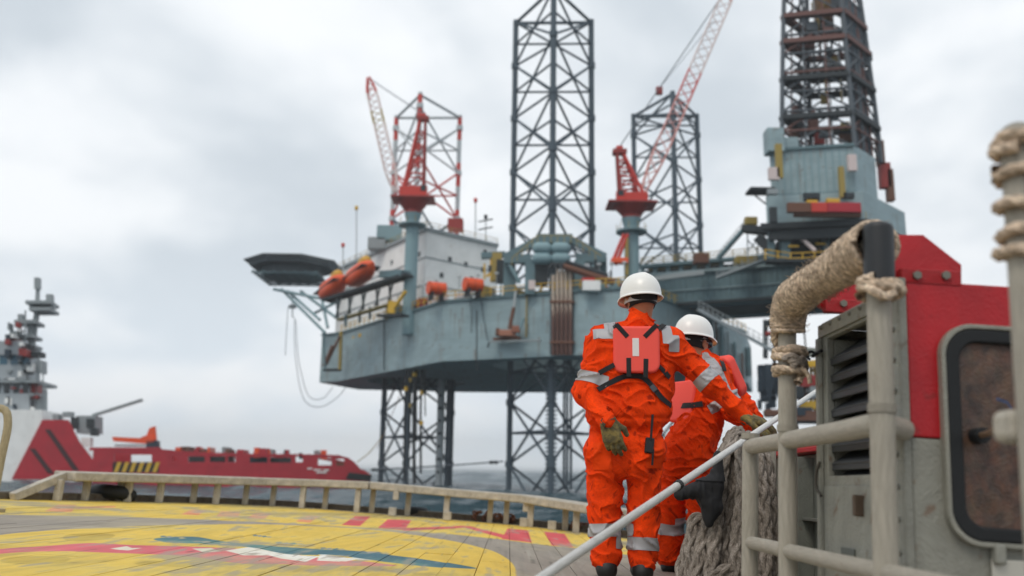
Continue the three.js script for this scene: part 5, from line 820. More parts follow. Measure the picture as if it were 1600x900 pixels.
// ================================================================ people
const segD = (p, a, b, ra, rb) => { const bx = b.x - a.x, by = b.y - a.y, bz = b.z - a.z, px = p.x - a.x, py = p.y - a.y, pz = p.z - a.z, t = clamp((px * bx + py * by + pz * bz) / (bx * bx + by * by + bz * bz + 1e-9)); const x = px - bx * t, y = py - by * t, z = pz - bz * t; return Math.sqrt(x * x + y * y + z * z) - (ra + (rb - ra) * t); };
const smin = (a, b, k) => { const h = Math.max(k - Math.abs(a - b), 0) / k; return Math.min(a, b) - h * h * k * 0.25; };
const field = (bones, k) => (p) => { let d = 1e9; for (const q of bones) d = smin(d, segD(p, q[0], q[1], q[2], q[3]), q[4] ?? k); return d; };
function surfaceNet(f, lo, hi, h) {
  const nx = Math.ceil((hi.x - lo.x) / h) + 1, ny = Math.ceil((hi.y - lo.y) / h) + 1, nz = Math.ceil((hi.z - lo.z) / h) + 1, B = 6, v = new Float32Array(nx * ny * nz).fill(1), p = V(), I = (i, j, k) => (k * ny + j) * nx + i;
  for (let K = 0; K < nz; K += B) for (let J = 0; J < ny; J += B) for (let i0 = 0; i0 < nx; i0 += B) {
    const c = f(p.set(lo.x + (i0 + B / 2) * h, lo.y + (J + B / 2) * h, lo.z + (K + B / 2) * h)), far = Math.abs(c) > B * h * 1.05 + 0.05;
    for (let k = K; k < Math.min(nz, K + B); k++) for (let j = J; j < Math.min(ny, J + B); j++) for (let i = i0; i < Math.min(nx, i0 + B); i++) v[I(i, j, k)] = far ? c : f(p.set(lo.x + i * h, lo.y + j * h, lo.z + k * h));
  }
  const id = new Int32Array(nx * ny * nz).fill(-1), pos = [], idx = [], E = [[0, 1], [2, 3], [4, 5], [6, 7], [0, 2], [1, 3], [4, 6], [5, 7], [0, 4], [1, 5], [2, 6], [3, 7]], c = new Float32Array(8);
  for (let k = 0; k < nz - 1; k++) for (let j = 0; j < ny - 1; j++) for (let i = 0; i < nx - 1; i++) {
    let m = 0; for (let q = 0; q < 8; q++) { c[q] = v[I(i + (q & 1), j + ((q >> 1) & 1), k + (q >> 2))]; if (c[q] < 0) m |= 1 << q; } if (!m || m === 255) continue;
    let x = 0, y = 0, z = 0, n = 0; for (const [a, b] of E) { if ((c[a] < 0) === (c[b] < 0)) continue; const t = c[a] / (c[a] - c[b]); x += lerp(a & 1, b & 1, t); y += lerp((a >> 1) & 1, (b >> 1) & 1, t); z += lerp(a >> 2, b >> 2, t); n++; }
    id[I(i, j, k)] = pos.length / 3; pos.push(lo.x + (i + x / n) * h, lo.y + (j + y / n) * h, lo.z + (k + z / n) * h);
  }
  const quad = (a, b, d, e, flip) => { if (a < 0 || b < 0 || d < 0 || e < 0) return; flip ? idx.push(a, d, b, a, e, d) : idx.push(a, b, d, a, d, e); };
  for (let k = 1; k < nz - 1; k++) for (let j = 1; j < ny - 1; j++) for (let i = 1; i < nx - 1; i++) {
    const s = v[I(i, j, k)] < 0;
    if (s !== v[I(i + 1, j, k)] < 0) quad(id[I(i, j - 1, k - 1)], id[I(i, j, k - 1)], id[I(i, j, k)], id[I(i, j - 1, k)], !s);
    if (s !== v[I(i, j + 1, k)] < 0) quad(id[I(i - 1, j, k - 1)], id[I(i - 1, j, k)], id[I(i, j, k)], id[I(i, j, k - 1)], !s);
    if (s !== v[I(i, j, k + 1)] < 0) quad(id[I(i - 1, j - 1, k)], id[I(i, j - 1, k)], id[I(i, j, k)], id[I(i - 1, j, k)], !s);
  }
  const g = new THREE.BufferGeometry(), nor = new Float32Array(pos.length), e = h * 0.6; g.setAttribute('position', new THREE.Float32BufferAttribute(pos, 3)); g.setIndex(idx);
  for (let i = 0; i < pos.length; i += 3) { const x = pos[i], y = pos[i + 1], z = pos[i + 2], n = V(f(p.set(x + e, y, z)) - f(p.set(x - e, y, z)), f(p.set(x, y + e, z)) - f(p.set(x, y - e, z)), f(p.set(x, y, z + e)) - f(p.set(x, y, z - e))).normalize(); nor.set([n.x, n.y, n.z], i); }
  g.setAttribute('normal', new THREE.BufferAttribute(nor, 3)); return g;
}
const boundsOf = (bones, pad = 0.05) => { const b = new THREE.Box3(); for (const [a, c, ra, rb] of bones) { b.expandByPoint(a.clone().addScalar(Math.max(ra, rb))); b.expandByPoint(a.clone().subScalar(Math.max(ra, rb))); b.expandByPoint(c.clone().addScalar(Math.max(ra, rb))); b.expandByPoint(c.clone().subScalar(Math.max(ra, rb))); } b.expandByScalar(pad); return b; };
const netOf = (bones, k, h, warp) => { const b = boundsOf(bones), f = field(bones, k); return surfaceNet(warp ? (p) => f(p) + warp(p) : f, b.min, b.max, h); };
function clip(g, f, off = 0) { // part of a mesh where f > 0, cut cleanly, moved off along the normals
  const P = g.attributes.position, N = g.attributes.normal, ix = g.index.array, val = new Float32Array(P.count), p = V(), pos = [], nor = [], idx = [], map = new Map();
  for (let i = 0; i < P.count; i++) val[i] = f(p.fromBufferAttribute(P, i));
  const vert = (key, a, b, t) => { if (map.has(key)) return map.get(key); const q = V().fromBufferAttribute(P, a).lerp(V().fromBufferAttribute(P, b), t), n = V().fromBufferAttribute(N, a).lerp(V().fromBufferAttribute(N, b), t).normalize(); q.addScaledVector(n, off); pos.push(q.x, q.y, q.z); nor.push(n.x, n.y, n.z); map.set(key, pos.length / 3 - 1); return pos.length / 3 - 1; };
  for (let t = 0; t < ix.length; t += 3) {
    const out = []; for (let e = 0; e < 3; e++) { const a = ix[t + e], b = ix[t + (e + 1) % 3]; if (val[a] > 0) out.push(vert('v' + a, a, a, 0)); if ((val[a] > 0) !== (val[b] > 0)) { const [lo, hi] = a < b ? [a, b] : [b, a]; out.push(vert(lo + '_' + hi, lo, hi, val[lo] / (val[lo] - val[hi]))); } }
    for (let q = 2; q < out.length; q++) idx.push(out[0], out[q - 1], out[q]);
  }
  const o = new THREE.BufferGeometry(); o.setAttribute('position', new THREE.Float32BufferAttribute(pos, 3)); o.setAttribute('normal', new THREE.Float32BufferAttribute(nor, 3)); o.setIndex(idx); return o;
}
const tOn = (p, a, b) => { const d = b.clone().sub(a); return p.clone().sub(a).dot(d) / d.length(); };   // metres along a bone
const bandOn = (g, a, b, t0, t1, r, off = 0.004) => clip(g, (p) => { const t = tOn(p, a, b); return Math.min(t - t0, t1 - t, r - segD(p, a, b, 0, 0)); }, off);
const orangeTex = tex(256, 256, (u, v) => { const n = tile(u, v, 5, 2, 4) * 0.22 + tile(u, v, 40, 6, 3) * 0.12 - smooth(0.12, 0.4, tile(u, v, 9, 15, 5)) * 0.3; return [0.91 * (1 + n), 0.255 * (1 + n * 1.3), 0.045 * (1 + n)]; });
const weave = tex(128, 128, (u, v) => { const n = 0.5 + 0.25 * Math.sin(u * 6.283 * 16) * Math.sin(v * 6.283 * 16) + tile(u, v, 30, 2, 3) * 0.5; return [n, n, n]; }, false);
M.coverall = new THREE.MeshPhysicalMaterial({ map: rep(orangeTex, 2.4), vertexColors: true, roughness: 0.9, specularIntensity: 0.3, bumpMap: rep(weave, 12), bumpScale: 0.0006 });
M.tape = new THREE.MeshStandardMaterial({ color: '#a3a3a6', roughness: 0.5, metalness: 0.25, bumpMap: rep(weave, 30), bumpScale: 0.0004 });
M.vest = new THREE.MeshStandardMaterial({ color: '#f4564a', roughness: 0.7, bumpMap: rep(weave, 12), bumpScale: 0.0005 });
M.strap = flat('#17181c', 0.75); M.helmet = new THREE.MeshPhysicalMaterial({ color: '#e9e8e4', roughness: 0.32, clearcoat: 0.3, clearcoatRoughness: 0.3 }); M.hair = flat('#15110f', 0.8);
const gloveTex = tex(256, 256, (u, v) => { const n = tile(u, v, 4, 4, 4), k = smooth(-0.3, 0.3, n); return [lerp(0.3, 0.5, k), lerp(0.275, 0.44, k), lerp(0.19, 0.25, k)]; });
M.gloveOlive = new THREE.MeshStandardMaterial({ map: rep(gloveTex, 7), roughness: 0.85 }); M.boot = flat('#191919', 0.55); M.cuff = flat('#3a3d2e', 0.8);
function paintVerts(g, fn) { const P = g.attributes.position, c = new Float32Array(P.count * 3), p = V(); for (let i = 0; i < P.count; i++) c.set(fn(p.fromBufferAttribute(P, i)), i * 3); return g.setAttribute('color', new THREE.BufferAttribute(c, 3)); }
const trip = (g) => { triUV(g); return g; };
const folds = (p, s = 1) => { const w = perlin.noise(p.x * 7, p.y * 7, p.z * 7) * 0.5; const a = 1 - Math.abs(perlin.noise(p.x * 6.5 + w, p.y * 11 + p.x * 4 + w * 2, p.z * 6.5 + 3)); const m = smooth(-0.25, 0.35, perlin.noise(p.x * 4 + 2, p.y * 4.5, p.z * 4 + 9)), b = m * (1 - Math.abs(perlin.noise(p.x * 18 + 5, p.y * 24 + p.x * 14, p.z * 18))); return s * (-0.019 * Math.pow(a, 6) - 0.0075 * Math.pow(b, 6) + 0.006); };
function handBones(w, f, n, s, curl, k = 1, spread = 1) { // wrist, towards fingers, back of hand, towards the thumb
  const P = (a, b, c) => w.clone().addScaledVector(f, a * k).addScaledVector(s, b * k).addScaledVector(n, c * k), out = [], kn = [[0.034, 0.092, 0.068], [0.011, 0.098, 0.078], [-0.012, 0.094, 0.072], [-0.034, 0.084, 0.055]];
  for (const [b, a] of kn) out.push([P(-0.005, b * 0.6, 0), P(a, b, 0.002), 0.021 * k, 0.0165 * k, 0.02]);
  kn.forEach(([b, a, L], i) => { let p = P(a, b, 0.002), ang = 0, r = 0.0125 * k; const cs = Array.isArray(curl) ? curl[i] : curl; [[0.45, 0.4], [0.3, 0.85], [0.25, 0.7]].forEach(([fr, bend]) => { ang += bend * cs; const q = p.clone().addScaledVector(f, Math.cos(ang) * L * fr * k).addScaledVector(n, -Math.sin(ang) * L * fr * k).addScaledVector(s, (b * 0.12 * spread) * fr * k); out.push([p, q, r, r * 0.92, 0.006]); p = q; r *= 0.93; }); });
  const t0 = P(0.022, 0.032, -0.008), t1 = P(0.052, 0.062, -0.016), t2 = P(0.082, 0.066, -0.026); out.push([P(0, 0.01, 0), t0, 0.02 * k, 0.018 * k, 0.015], [t0, t1, 0.0165 * k, 0.014 * k, 0.008], [t1, t2, 0.0138 * k, 0.012 * k, 0.006]);
  return out;
}
function ribbon(pts, nrm, w, th) { // flat webbing following points that lie on a surface
  const pos = [], idx = [], n = pts.length;
  for (let i = 0; i < n; i++) { const t = pts[Math.min(n - 1, i + 1)].clone().sub(pts[Math.max(0, i - 1)]).normalize(), s = V().crossVectors(t, nrm[i]).normalize().multiplyScalar(w / 2), N = nrm[i].clone().multiplyScalar(th); for (const [a, b] of [[1, 0], [1, 1], [-1, 1], [-1, 0]]) { const q = pts[i].clone().addScaledVector(s, a).addScaledVector(N, b); pos.push(q.x, q.y, q.z); } if (i) for (let k = 0; k < 4; k++) { const a = (i - 1) * 4 + k, b = (i - 1) * 4 + (k + 1) % 4; idx.push(a, a + 4, b + 4, a, b + 4, b); } }
  idx.push(0, 1, 2, 0, 2, 3, (n - 1) * 4, (n - 1) * 4 + 2, (n - 1) * 4 + 1, (n - 1) * 4, (n - 1) * 4 + 3, (n - 1) * 4 + 2);
  const g = new THREE.BufferGeometry(); g.setAttribute('position', new THREE.Float32BufferAttribute(pos, 3)); g.setIndex(idx); const h = g.toNonIndexed(); h.computeVertexNormals(); return h;
}
const march = (f, px, py) => { const d = rayDir(px, py).normalize(), p = camera.position.clone(); let t = 1.5; for (let i = 0; i < 120; i++) { p.copy(camera.position).addScaledVector(d, t); const s = f(p); if (s < 0.0008) break; t += Math.max(s * 0.7, 0.0006); if (t > 12) return null; } const e = 0.012, n = V(f(p.clone().add(V(e, 0, 0))) - f(p.clone().add(V(-e, 0, 0))), f(p.clone().add(V(0, e, 0))) - f(p.clone().add(V(0, -e, 0))), f(p.clone().add(V(0, 0, e))) - f(p.clone().add(V(0, 0, -e)))).normalize(); return { p: p.clone(), n }; };
function strapOn(f, px, w, parent, mat = M.strap, th = 0.004, lift = 0.001) { const c = new THREE.CatmullRomCurve3(px.map(([x, y]) => V(x, y, 0)), false, 'centripetal'), P = [], N = []; for (const q of c.getSpacedPoints(Math.max(8, px.length * 7))) { const h = march(f, q.x, q.y); if (h) { P.push(h.p.addScaledVector(h.n, lift)); N.push(h.n); } } if (P.length > 2) return mesh('strap', ribbon(P, N, w, th), mat, parent); }
function padGeo(w, h, th, r = 0.05) { const s = new THREE.Shape(), a = w / 2, b = h / 2; s.moveTo(-a + r, -b); s.lineTo(a - r, -b); s.absarc(a - r, -b + r, r, -Math.PI / 2, 0); s.lineTo(a, b - r * 0.6); s.absarc(a - r * 0.6, b - r * 0.6, r * 0.6, 0, Math.PI / 2); s.lineTo(-a + r * 0.6, b); s.absarc(-a + r * 0.6, b - r * 0.6, r * 0.6, Math.PI / 2, Math.PI); s.lineTo(-a, -b + r); s.absarc(-a + r, -b + r, r, Math.PI, Math.PI * 1.5); const g = new THREE.ExtrudeGeometry(s, { depth: th - 0.03, bevelEnabled: true, bevelSize: 0.016, bevelThickness: 0.016, bevelOffset: -0.016, bevelSegments: 5, curveSegments: 14 }); g.translate(0, 0, -(th - 0.03) / 2); return triUV(g); }
function helmetOn(parent, c, face, k = 1, tilt = 0) { // hard hat: dome with ridge, brim and peak; face = horizontal looking direction
  const q = new THREE.Quaternion().setFromAxisAngle(UP, Math.atan2(face.x, face.z)).multiply(new THREE.Quaternion().setFromAxisAngle(V(1, 0, 0), tilt));
  const n = 40, m = 22, pos = [], idx = [];
  for (let j = 0; j <= m; j++) for (let i = 0; i < n; i++) {
    const a = i / n * Math.PI * 2, fx = Math.sin(a), fz = Math.cos(a); let r, y;
    if (j <= 16) { const e = j / 16 * Math.PI / 2; r = Math.pow(Math.cos(Math.PI / 2 - e), 0.82); y = Math.pow(Math.cos(e), 0.9) * 0.14 + 0.008; const rg = Math.exp(-Math.pow(fx * r / 0.16, 2)) * 0.007 * Math.sin(Math.PI * clamp(j / 16)); y += rg; r *= 1; }
    else { const f = (j - 16) / 6, peak = Math.pow(Math.max(0, fz), 3) * 0.28 + 0.075; r = 1 + peak * Math.min(1, f * 1.3) * (j < 22 ? 1 : 0.95); y = 0.008 - Math.min(1, f) * 0.013 - (j === 22 ? 0.004 : 0) - Math.pow(Math.max(0, fz), 2) * 0.012 * f; }
    pos.push(fx * r * 0.118 * k, y * k, fz * r * 0.138 * k);
  }
  for (let j = 0; j < m; j++) for (let i = 0; i < n; i++) { const a = j * n + i, b = j * n + (i + 1) % n; idx.push(a, a + n, b + n, a, b + n, b); }
  const g = new THREE.BufferGeometry(); g.setAttribute('position', new THREE.Float32BufferAttribute(pos, 3)); g.setIndex(idx); g.computeVertexNormals(); g.applyQuaternion(q);
  const o = mesh('helmet', g, M.helmet, parent, c);
  const rim = new THREE.TorusGeometry(1, 0.03, 6, 48); rim.rotateX(Math.PI / 2); rim.scale(0.125 * k, 0.1, 0.146 * k); rim.applyQuaternion(q); const rm = new THREE.Mesh(rim, M.helmet); rm.position.y = -0.006; put(rm, 'helmet_rim', o);
  const band = new THREE.CylinderGeometry(1, 1, 0.028, 40, 1, true); band.scale(0.092 * k, 1, 0.108 * k); band.applyQuaternion(q); const bm = new THREE.Mesh(band, new THREE.MeshStandardMaterial({ color: '#c9c6c4', roughness: 0.6, side: THREE.DoubleSide })); bm.position.y = -0.022; put(bm, 'headband', o);
  return o;
}
function headBones(c, f, k = 1) { // skull, jaw, nose, ears; f = looking direction, s = right of it
  const s = V().crossVectors(f, UP).normalize(), u = V().crossVectors(s, f), P = (a, b, d) => c.clone().addScaledVector(f, a * k).addScaledVector(u, b * k).addScaledVector(s, d * k);
  const B = [[P(-0.03, 0.03, 0), P(0.03, 0.03, 0), 0.083 * k, 0.078 * k], [P(0.02, -0.03, 0), P(0.045, -0.075, 0), 0.066 * k, 0.042 * k], [P(-0.03, -0.02, 0), P(-0.015, -0.1, 0), 0.064 * k, 0.057 * k], [P(0.102, 0.0, 0), P(0.112, -0.03, 0), 0.008 * k, 0.014 * k, 0.015], [P(0.09, -0.062, 0.018), P(0.09, -0.062, -0.018), 0.009 * k, 0.009 * k, 0.01]];
  for (const e of [-1, 1]) { B.push([P(-0.005, 0.01, e * 0.084), P(-0.014, -0.028, e * 0.08), 0.011 * k, 0.008 * k, 0.008], [P(0.0, -0.004, e * 0.083), P(-0.02, 0.004, e * 0.088), 0.01 * k, 0.009 * k, 0.008]); B.push([P(0.088, 0.006, e * 0.032), P(0.088, 0.006, e * 0.026), 0.014 * k, 0.014 * k, 0.01]); }
  return B;
}
const shade = (c, p, a = 0.1) => { const n = 1 + a * perlin.noise(p.x * 6, p.y * 6, p.z * 6); return [c[0] * n, c[1] * n, c[2] * n]; };
const skinTex = new THREE.MeshPhysicalMaterial({ color: '#a56e50', roughness: 0.6 });
const toWorld = (p) => p.clone().applyMatrix4(shipM);
const D1 = -toWorld(Sy(970, 905, 0)).z;
console.log('worker depth', D1);

function worker(o) { // shared assembly: o.bones (clothing), o.head, o.label ...
  const t = thing('person', o.label, 'person', o.at), bones = o.bones, fold = (p) => folds(p, o.fold ?? 1) + (o.crease ? o.crease(p) : 0);
  const raw = field(bones, 0.05), bodyF = (p) => raw(p) + fold(p), bb = boundsOf(bones);
  const cloth = surfaceNet(bodyF, bb.min, bb.max, 0.0085);
  const head = netOf(o.head, 0.03, 0.0045);
  paintVerts(cloth, (p) => shade([1, 1, 1], p, 0.08)); paintVerts(head, () => [1, 1, 1]);
  trip(cloth); trip(head);
  const merged = mergeGeometries([cloth, head], true); // one body: clothed figure with its head
  const body = mesh('body', merged, [M.coverall, skinTex], t);
  // hair as a thin shell over the back of the skull
  const s = V().crossVectors(o.face, UP);
  mesh('hair', trip(clip(head, (p) => { const q = p.clone().sub(o.headC), a = q.dot(o.face), y = q.y; return Math.min(-0.005 - a + Math.max(0, y) * 1.2, y + 0.052 + a * 0.25, 0.0805 - Math.abs(q.dot(s)) + Math.max(0, y - 0.02)); }, 0.006)), M.hair, t);
  for (const [hb, m] of o.gloves) { const g = netOf(hb, 0.012, 0.0042, (p) => 0.0012 * perlin.noise(p.x * 90, p.y * 90, p.z * 90)); mesh('glove', trip(g), m, t); }
  for (const b of o.boots) mesh('boot', trip(netOf(b, 0.025, 0.007)), M.boot, t);
  for (const [a, b, t0, t1, r] of o.tapes) mesh('reflective_tape', trip(bandOn(cloth, a, b, t0, t1, r)), M.tape, t);
  for (const f of o.patches ?? []) mesh(f.name, trip(clip(cloth, f.f, f.off ?? 0.004)), f.mat, t);
  return { t, bodyF, cloth };
}
// ---- first worker, seen from behind
{
  const J = (x, y, o = 0) => W(x, y, D1 + o), at = toWorld(Sy(970, 905, 0));
  const sL = J(938, 536), eL = J(914, 616, -0.04), wL = J(950, 659, -0.2), sR = J(1050, 540, 0), eR = J(1107, 597, -0.04), wR = J(1164, 651, -0.06), hipL = J(947, 715), kL = J(944, 803, 0.02), aL = J(947, 871, 0), hipR = J(1006, 716), kR = J(1004, 806, 0.02), aR = J(1003, 873, 0);
  const bones = [
    [J(957, 540), J(951, 640), 0.112, 0.108], [J(1031, 542), J(1018, 640), 0.112, 0.108], [J(994, 540, 0.03), J(984, 650, 0.02), 0.12, 0.12], [J(994, 545, 0.1), J(990, 620, 0.1), 0.11, 0.11],
    [J(938, 533), J(1050, 537), 0.068, 0.068], [J(998, 506), J(942, 530), 0.045, 0.058], [J(998, 506), J(1046, 533), 0.045, 0.058], [J(998, 496, 0.01), J(996, 530, 0.02), 0.066, 0.08],
    [J(948, 650), J(1010, 650), 0.115, 0.115], [J(946, 704), J(1008, 704), 0.12, 0.12], [J(955, 728, -0.05), J(998, 728, -0.05), 0.085, 0.085],
    [sL, eL, 0.073, 0.064, 0.06], [eL, wL, 0.063, 0.047], [sR, eR, 0.074, 0.066, 0.06], [eR, wR, 0.064, 0.047],
    [hipL, kL, 0.108, 0.092, 0.03], [kL, aL, 0.09, 0.082, 0.02], [hipR, kR, 0.108, 0.092, 0.03], [kR, aR, 0.09, 0.082, 0.02],
  ];
  const headC = J(1001, 470, 0.03), face = V(-0.3, 0.0, -1).normalize();
  const fL = J(968, 722, -0.215).sub(wL).normalize(), dR = J(1213, 668, -0.1).sub(wR).normalize();
  const nL = V(-0.35, 0, 1).addScaledVector(fL, -V(-0.35, 0, 1).dot(fL)).normalize(), thL = V().crossVectors(nL, fL).normalize();
  const nR = V(0, 1, 0.25).addScaledVector(dR, -V(0, 1, 0.25).dot(dR)).normalize(), thR = V().crossVectors(dR, nR).normalize();
  const yW = J(980, 655).y, cr = (p) => 0.007 * Math.exp(-Math.pow((p.y - yW - 0.02 * (p.x - at.x)) / 0.013, 2)) * (Math.abs(p.x - J(980, 650).x) < 0.26 ? 1 : 0) + 0.006 * Math.exp(-Math.pow((p.x - J(978, 700).x) / 0.01, 2)) * smooth(J(978, 660).y, J(978, 700).y, p.y);
  const boots = [[aL, J(941, 0, 0)], [aR, J(1003, 0, 0)]].map(([a]) => { const y = at.y - (a.x - at.x) * LIST, s = V(a.x, y + 0.05, a.z + 0.03); return [[a, s, 0.062, 0.055], [s, V(a.x, y + 0.045, a.z - 0.17), 0.052, 0.046], [V(a.x, y + 0.022, a.z + 0.05), V(a.x, y + 0.022, a.z - 0.18), 0.024, 0.024]]; });
  const X = (px, y = 560) => J(px, y).x, Y = (py, x = 990) => J(x, py).y, back = at.z + 0.02;
  const bx = (x0, x1, y0, y1, front) => (p) => Math.min(p.x - X(x0), X(x1) - p.x, Y(y0) - p.y, p.y - Y(y1), front === 0 ? 1 : p.z - back + 0.06);
  const w = worker({ label: 'worker in orange coveralls and white helmet standing with back turned, arm outstretched', at, bones, head: [...headBones(headC, face), [J(1000, 482, 0.03), J(997, 512, 0.03), 0.056, 0.062]], headC, face, crease: cr,
    gloves: [[handBones(wL, fL, nL, thL, [0.5, 0.45, 0.5, 0.6], 1.16), M.gloveOlive], [handBones(wR, dR, nR, thR, 0.45, 1.16, 0.2), M.gloveOlive]], boots,
    tapes: [[sL, eL, 0.2, 0.265, 0.13], [sR, eR, 0.24, 0.31, 0.13], [kL, aL, 0.055, 0.125, 0.17], [kR, aR, 0.12, 0.19, 0.17]],
    patches: [{ name: 'reflective_tape', mat: M.tape, f: (p) => Math.min(p.z - back + 0.02, Math.max(bx(943, 960, 490, 534, 0)(p), bx(926, 950, 518, 534, 0)(p))) }, { name: 'reflective_tape', mat: M.tape, f: (p) => Math.min(p.z - back + 0.02, Math.max(bx(1031, 1047, 490, 541, 0)(p), bx(1040, 1057, 527, 552, 0)(p))) }, { name: 'back_pocket', mat: M.coverall2 ??= new THREE.MeshPhysicalMaterial({ color: '#e0420d', roughness: 0.9, specularIntensity: 0.3 }), f: bx(1001, 1027, 690, 731), off: 0.006 }, { name: 'back_pocket', mat: M.coverall2, f: bx(925, 950, 694, 735), off: 0.006 }],
  });
  const t = w.t;
  // collar
  mesh('collar', trip(netOf([[J(985, 505, 0.0), J(1008, 506, 0.0), 0.03, 0.03], [J(978, 512, 0.05), J(985, 505, 0.0), 0.028, 0.03], [J(1008, 506, 0.0), J(1016, 513, 0.05), 0.03, 0.028]], 0.02, 0.006)), M.coverall2, t);
  helmetOn(t, J(1001, 466, 0.03), face, 1.03, 0.06);
  for (const [wr, el] of [[wL, eL], [wR, eR]]) { const d = wr.clone().sub(el).normalize(); mesh('cuff', tube([wr.clone().addScaledVector(d, -0.015), wr.clone().addScaledVector(d, 0.012), wr.clone().addScaledVector(d, 0.03)], 0.042, 8, 18), M.cuff, t); }
  // flotation vest worn over the coverall
  const pc = march(w.bodyF, 994, 547), pn = V(pc.n.x * 0.3, -0.02, 1).normalize(), q = frameQ(pn), c0 = pc.p.clone().addScaledVector(pn, 0.012);
  const pad = mesh('back_pad', padGeo(0.268, 0.272, 0.062), M.vest, t, c0); pad.quaternion.copy(q);
  { const q = []; for (let i = 0; i < 64; i++) { const a = i / 64 * Math.PI * 2, e = 0.28; q.push(V(Math.sign(Math.cos(a)) * Math.pow(Math.abs(Math.cos(a)), e) * 0.122, Math.sign(Math.sin(a)) * Math.pow(Math.abs(Math.sin(a)), e) * 0.124, 0.0265)); } const o = new THREE.Mesh(tube(q, 0.0028, 160, 6, true), flat('#c9382f', 0.7)); put(o, 'edge_binding', pad); }
  const st = new THREE.Mesh(new RoundedBoxGeometry(0.038, 0.105, 0.004, 2, 0.0015), flat('#e3dedd', 0.5)); st.position.set(-0.004, 0.012, 0.0325); put(st, 'white_stripe', pad);
  for (const [x, y, r, L] of [[-0.083, 0.11, -0.72, 0.1], [0.083, 0.107, 0.78, 0.1], [-0.045, -0.105, 0, 0.11], [0.052, -0.11, 0.04, 0.11]]) { const s = new THREE.Mesh(new RoundedBoxGeometry(0.027, L, 0.006, 2, 0.002), M.strap); s.position.set(x, y, 0.0325); s.rotation.z = -r; put(s, 'strap', pad); }
  const rawB = field(bones, 0.05), padF = (p) => { const l = p.clone().sub(c0).applyQuaternion(q.clone().invert()); const dx = Math.abs(l.x) - 0.11, dy = Math.abs(l.y) - 0.112, dz = Math.abs(l.z) - 0.008; return Math.hypot(Math.max(dx, 0), Math.max(dy, 0), Math.max(dz, 0)) - 0.023; }, vf = (p) => smin(rawB(p) - 0.004, padF(p), 0.03);
  strapOn(vf, [[934, 609], [950, 600], [970, 590], [985, 587], [1003, 589], [1018, 602], [1034, 622], [1048, 634]], 0.03, t); strapOn(vf, [[936, 583], [947, 577], [960, 570]], 0.028, t); strapOn(vf, [[1030, 573], [1037, 580], [1046, 590]], 0.028, t); strapOn(vf, [[963, 512], [958, 506], [956, 501]], 0.03, t); strapOn(vf, [[1028, 514], [1036, 509], [1040, 505]], 0.03, t);
  const bk = march(vf, 1021, 607); if (bk) { const b = rbox('buckle', bk.p.addScaledVector(bk.n, 0.006), 0.04, 0.03, 0.008, flat('#55555a', 0.35, 0.6), t, 0.003, frameQ(bk.n)); b.rotateZ(-0.9); }
  const front = mesh('front_pad', padGeo(0.28, 0.3, 0.06), M.vest, t, J(994, 560, 0.2)); 
  // radio in the back pocket
  const rp = march(rawB, 1014, 697), r = thing('two_way_radio', 'black handheld radio with antenna tucked in the back pocket', 'radio', rp.p.clone()); const rq = frameQ(rp.n), rb = rbox('radio_body', rp.p.clone().addScaledVector(rp.n, 0.012), 0.05, 0.09, 0.026, M.strap, r, 0.008, rq); rb.rotateZ(-0.15);
  const an = rp.p.clone().addScaledVector(rp.n, 0.016); bar('antenna', an.clone().add(V(0.008, 0.03, 0)), an.clone().add(V(0.024, 0.175, -0.02)), 0.007, M.strap, r, true); bar('lanyard', an.clone().add(V(0.02, -0.02, 0.006)), an.clone().add(V(0.012, -0.11, 0.01)), 0.006, M.strap, r, true);
}
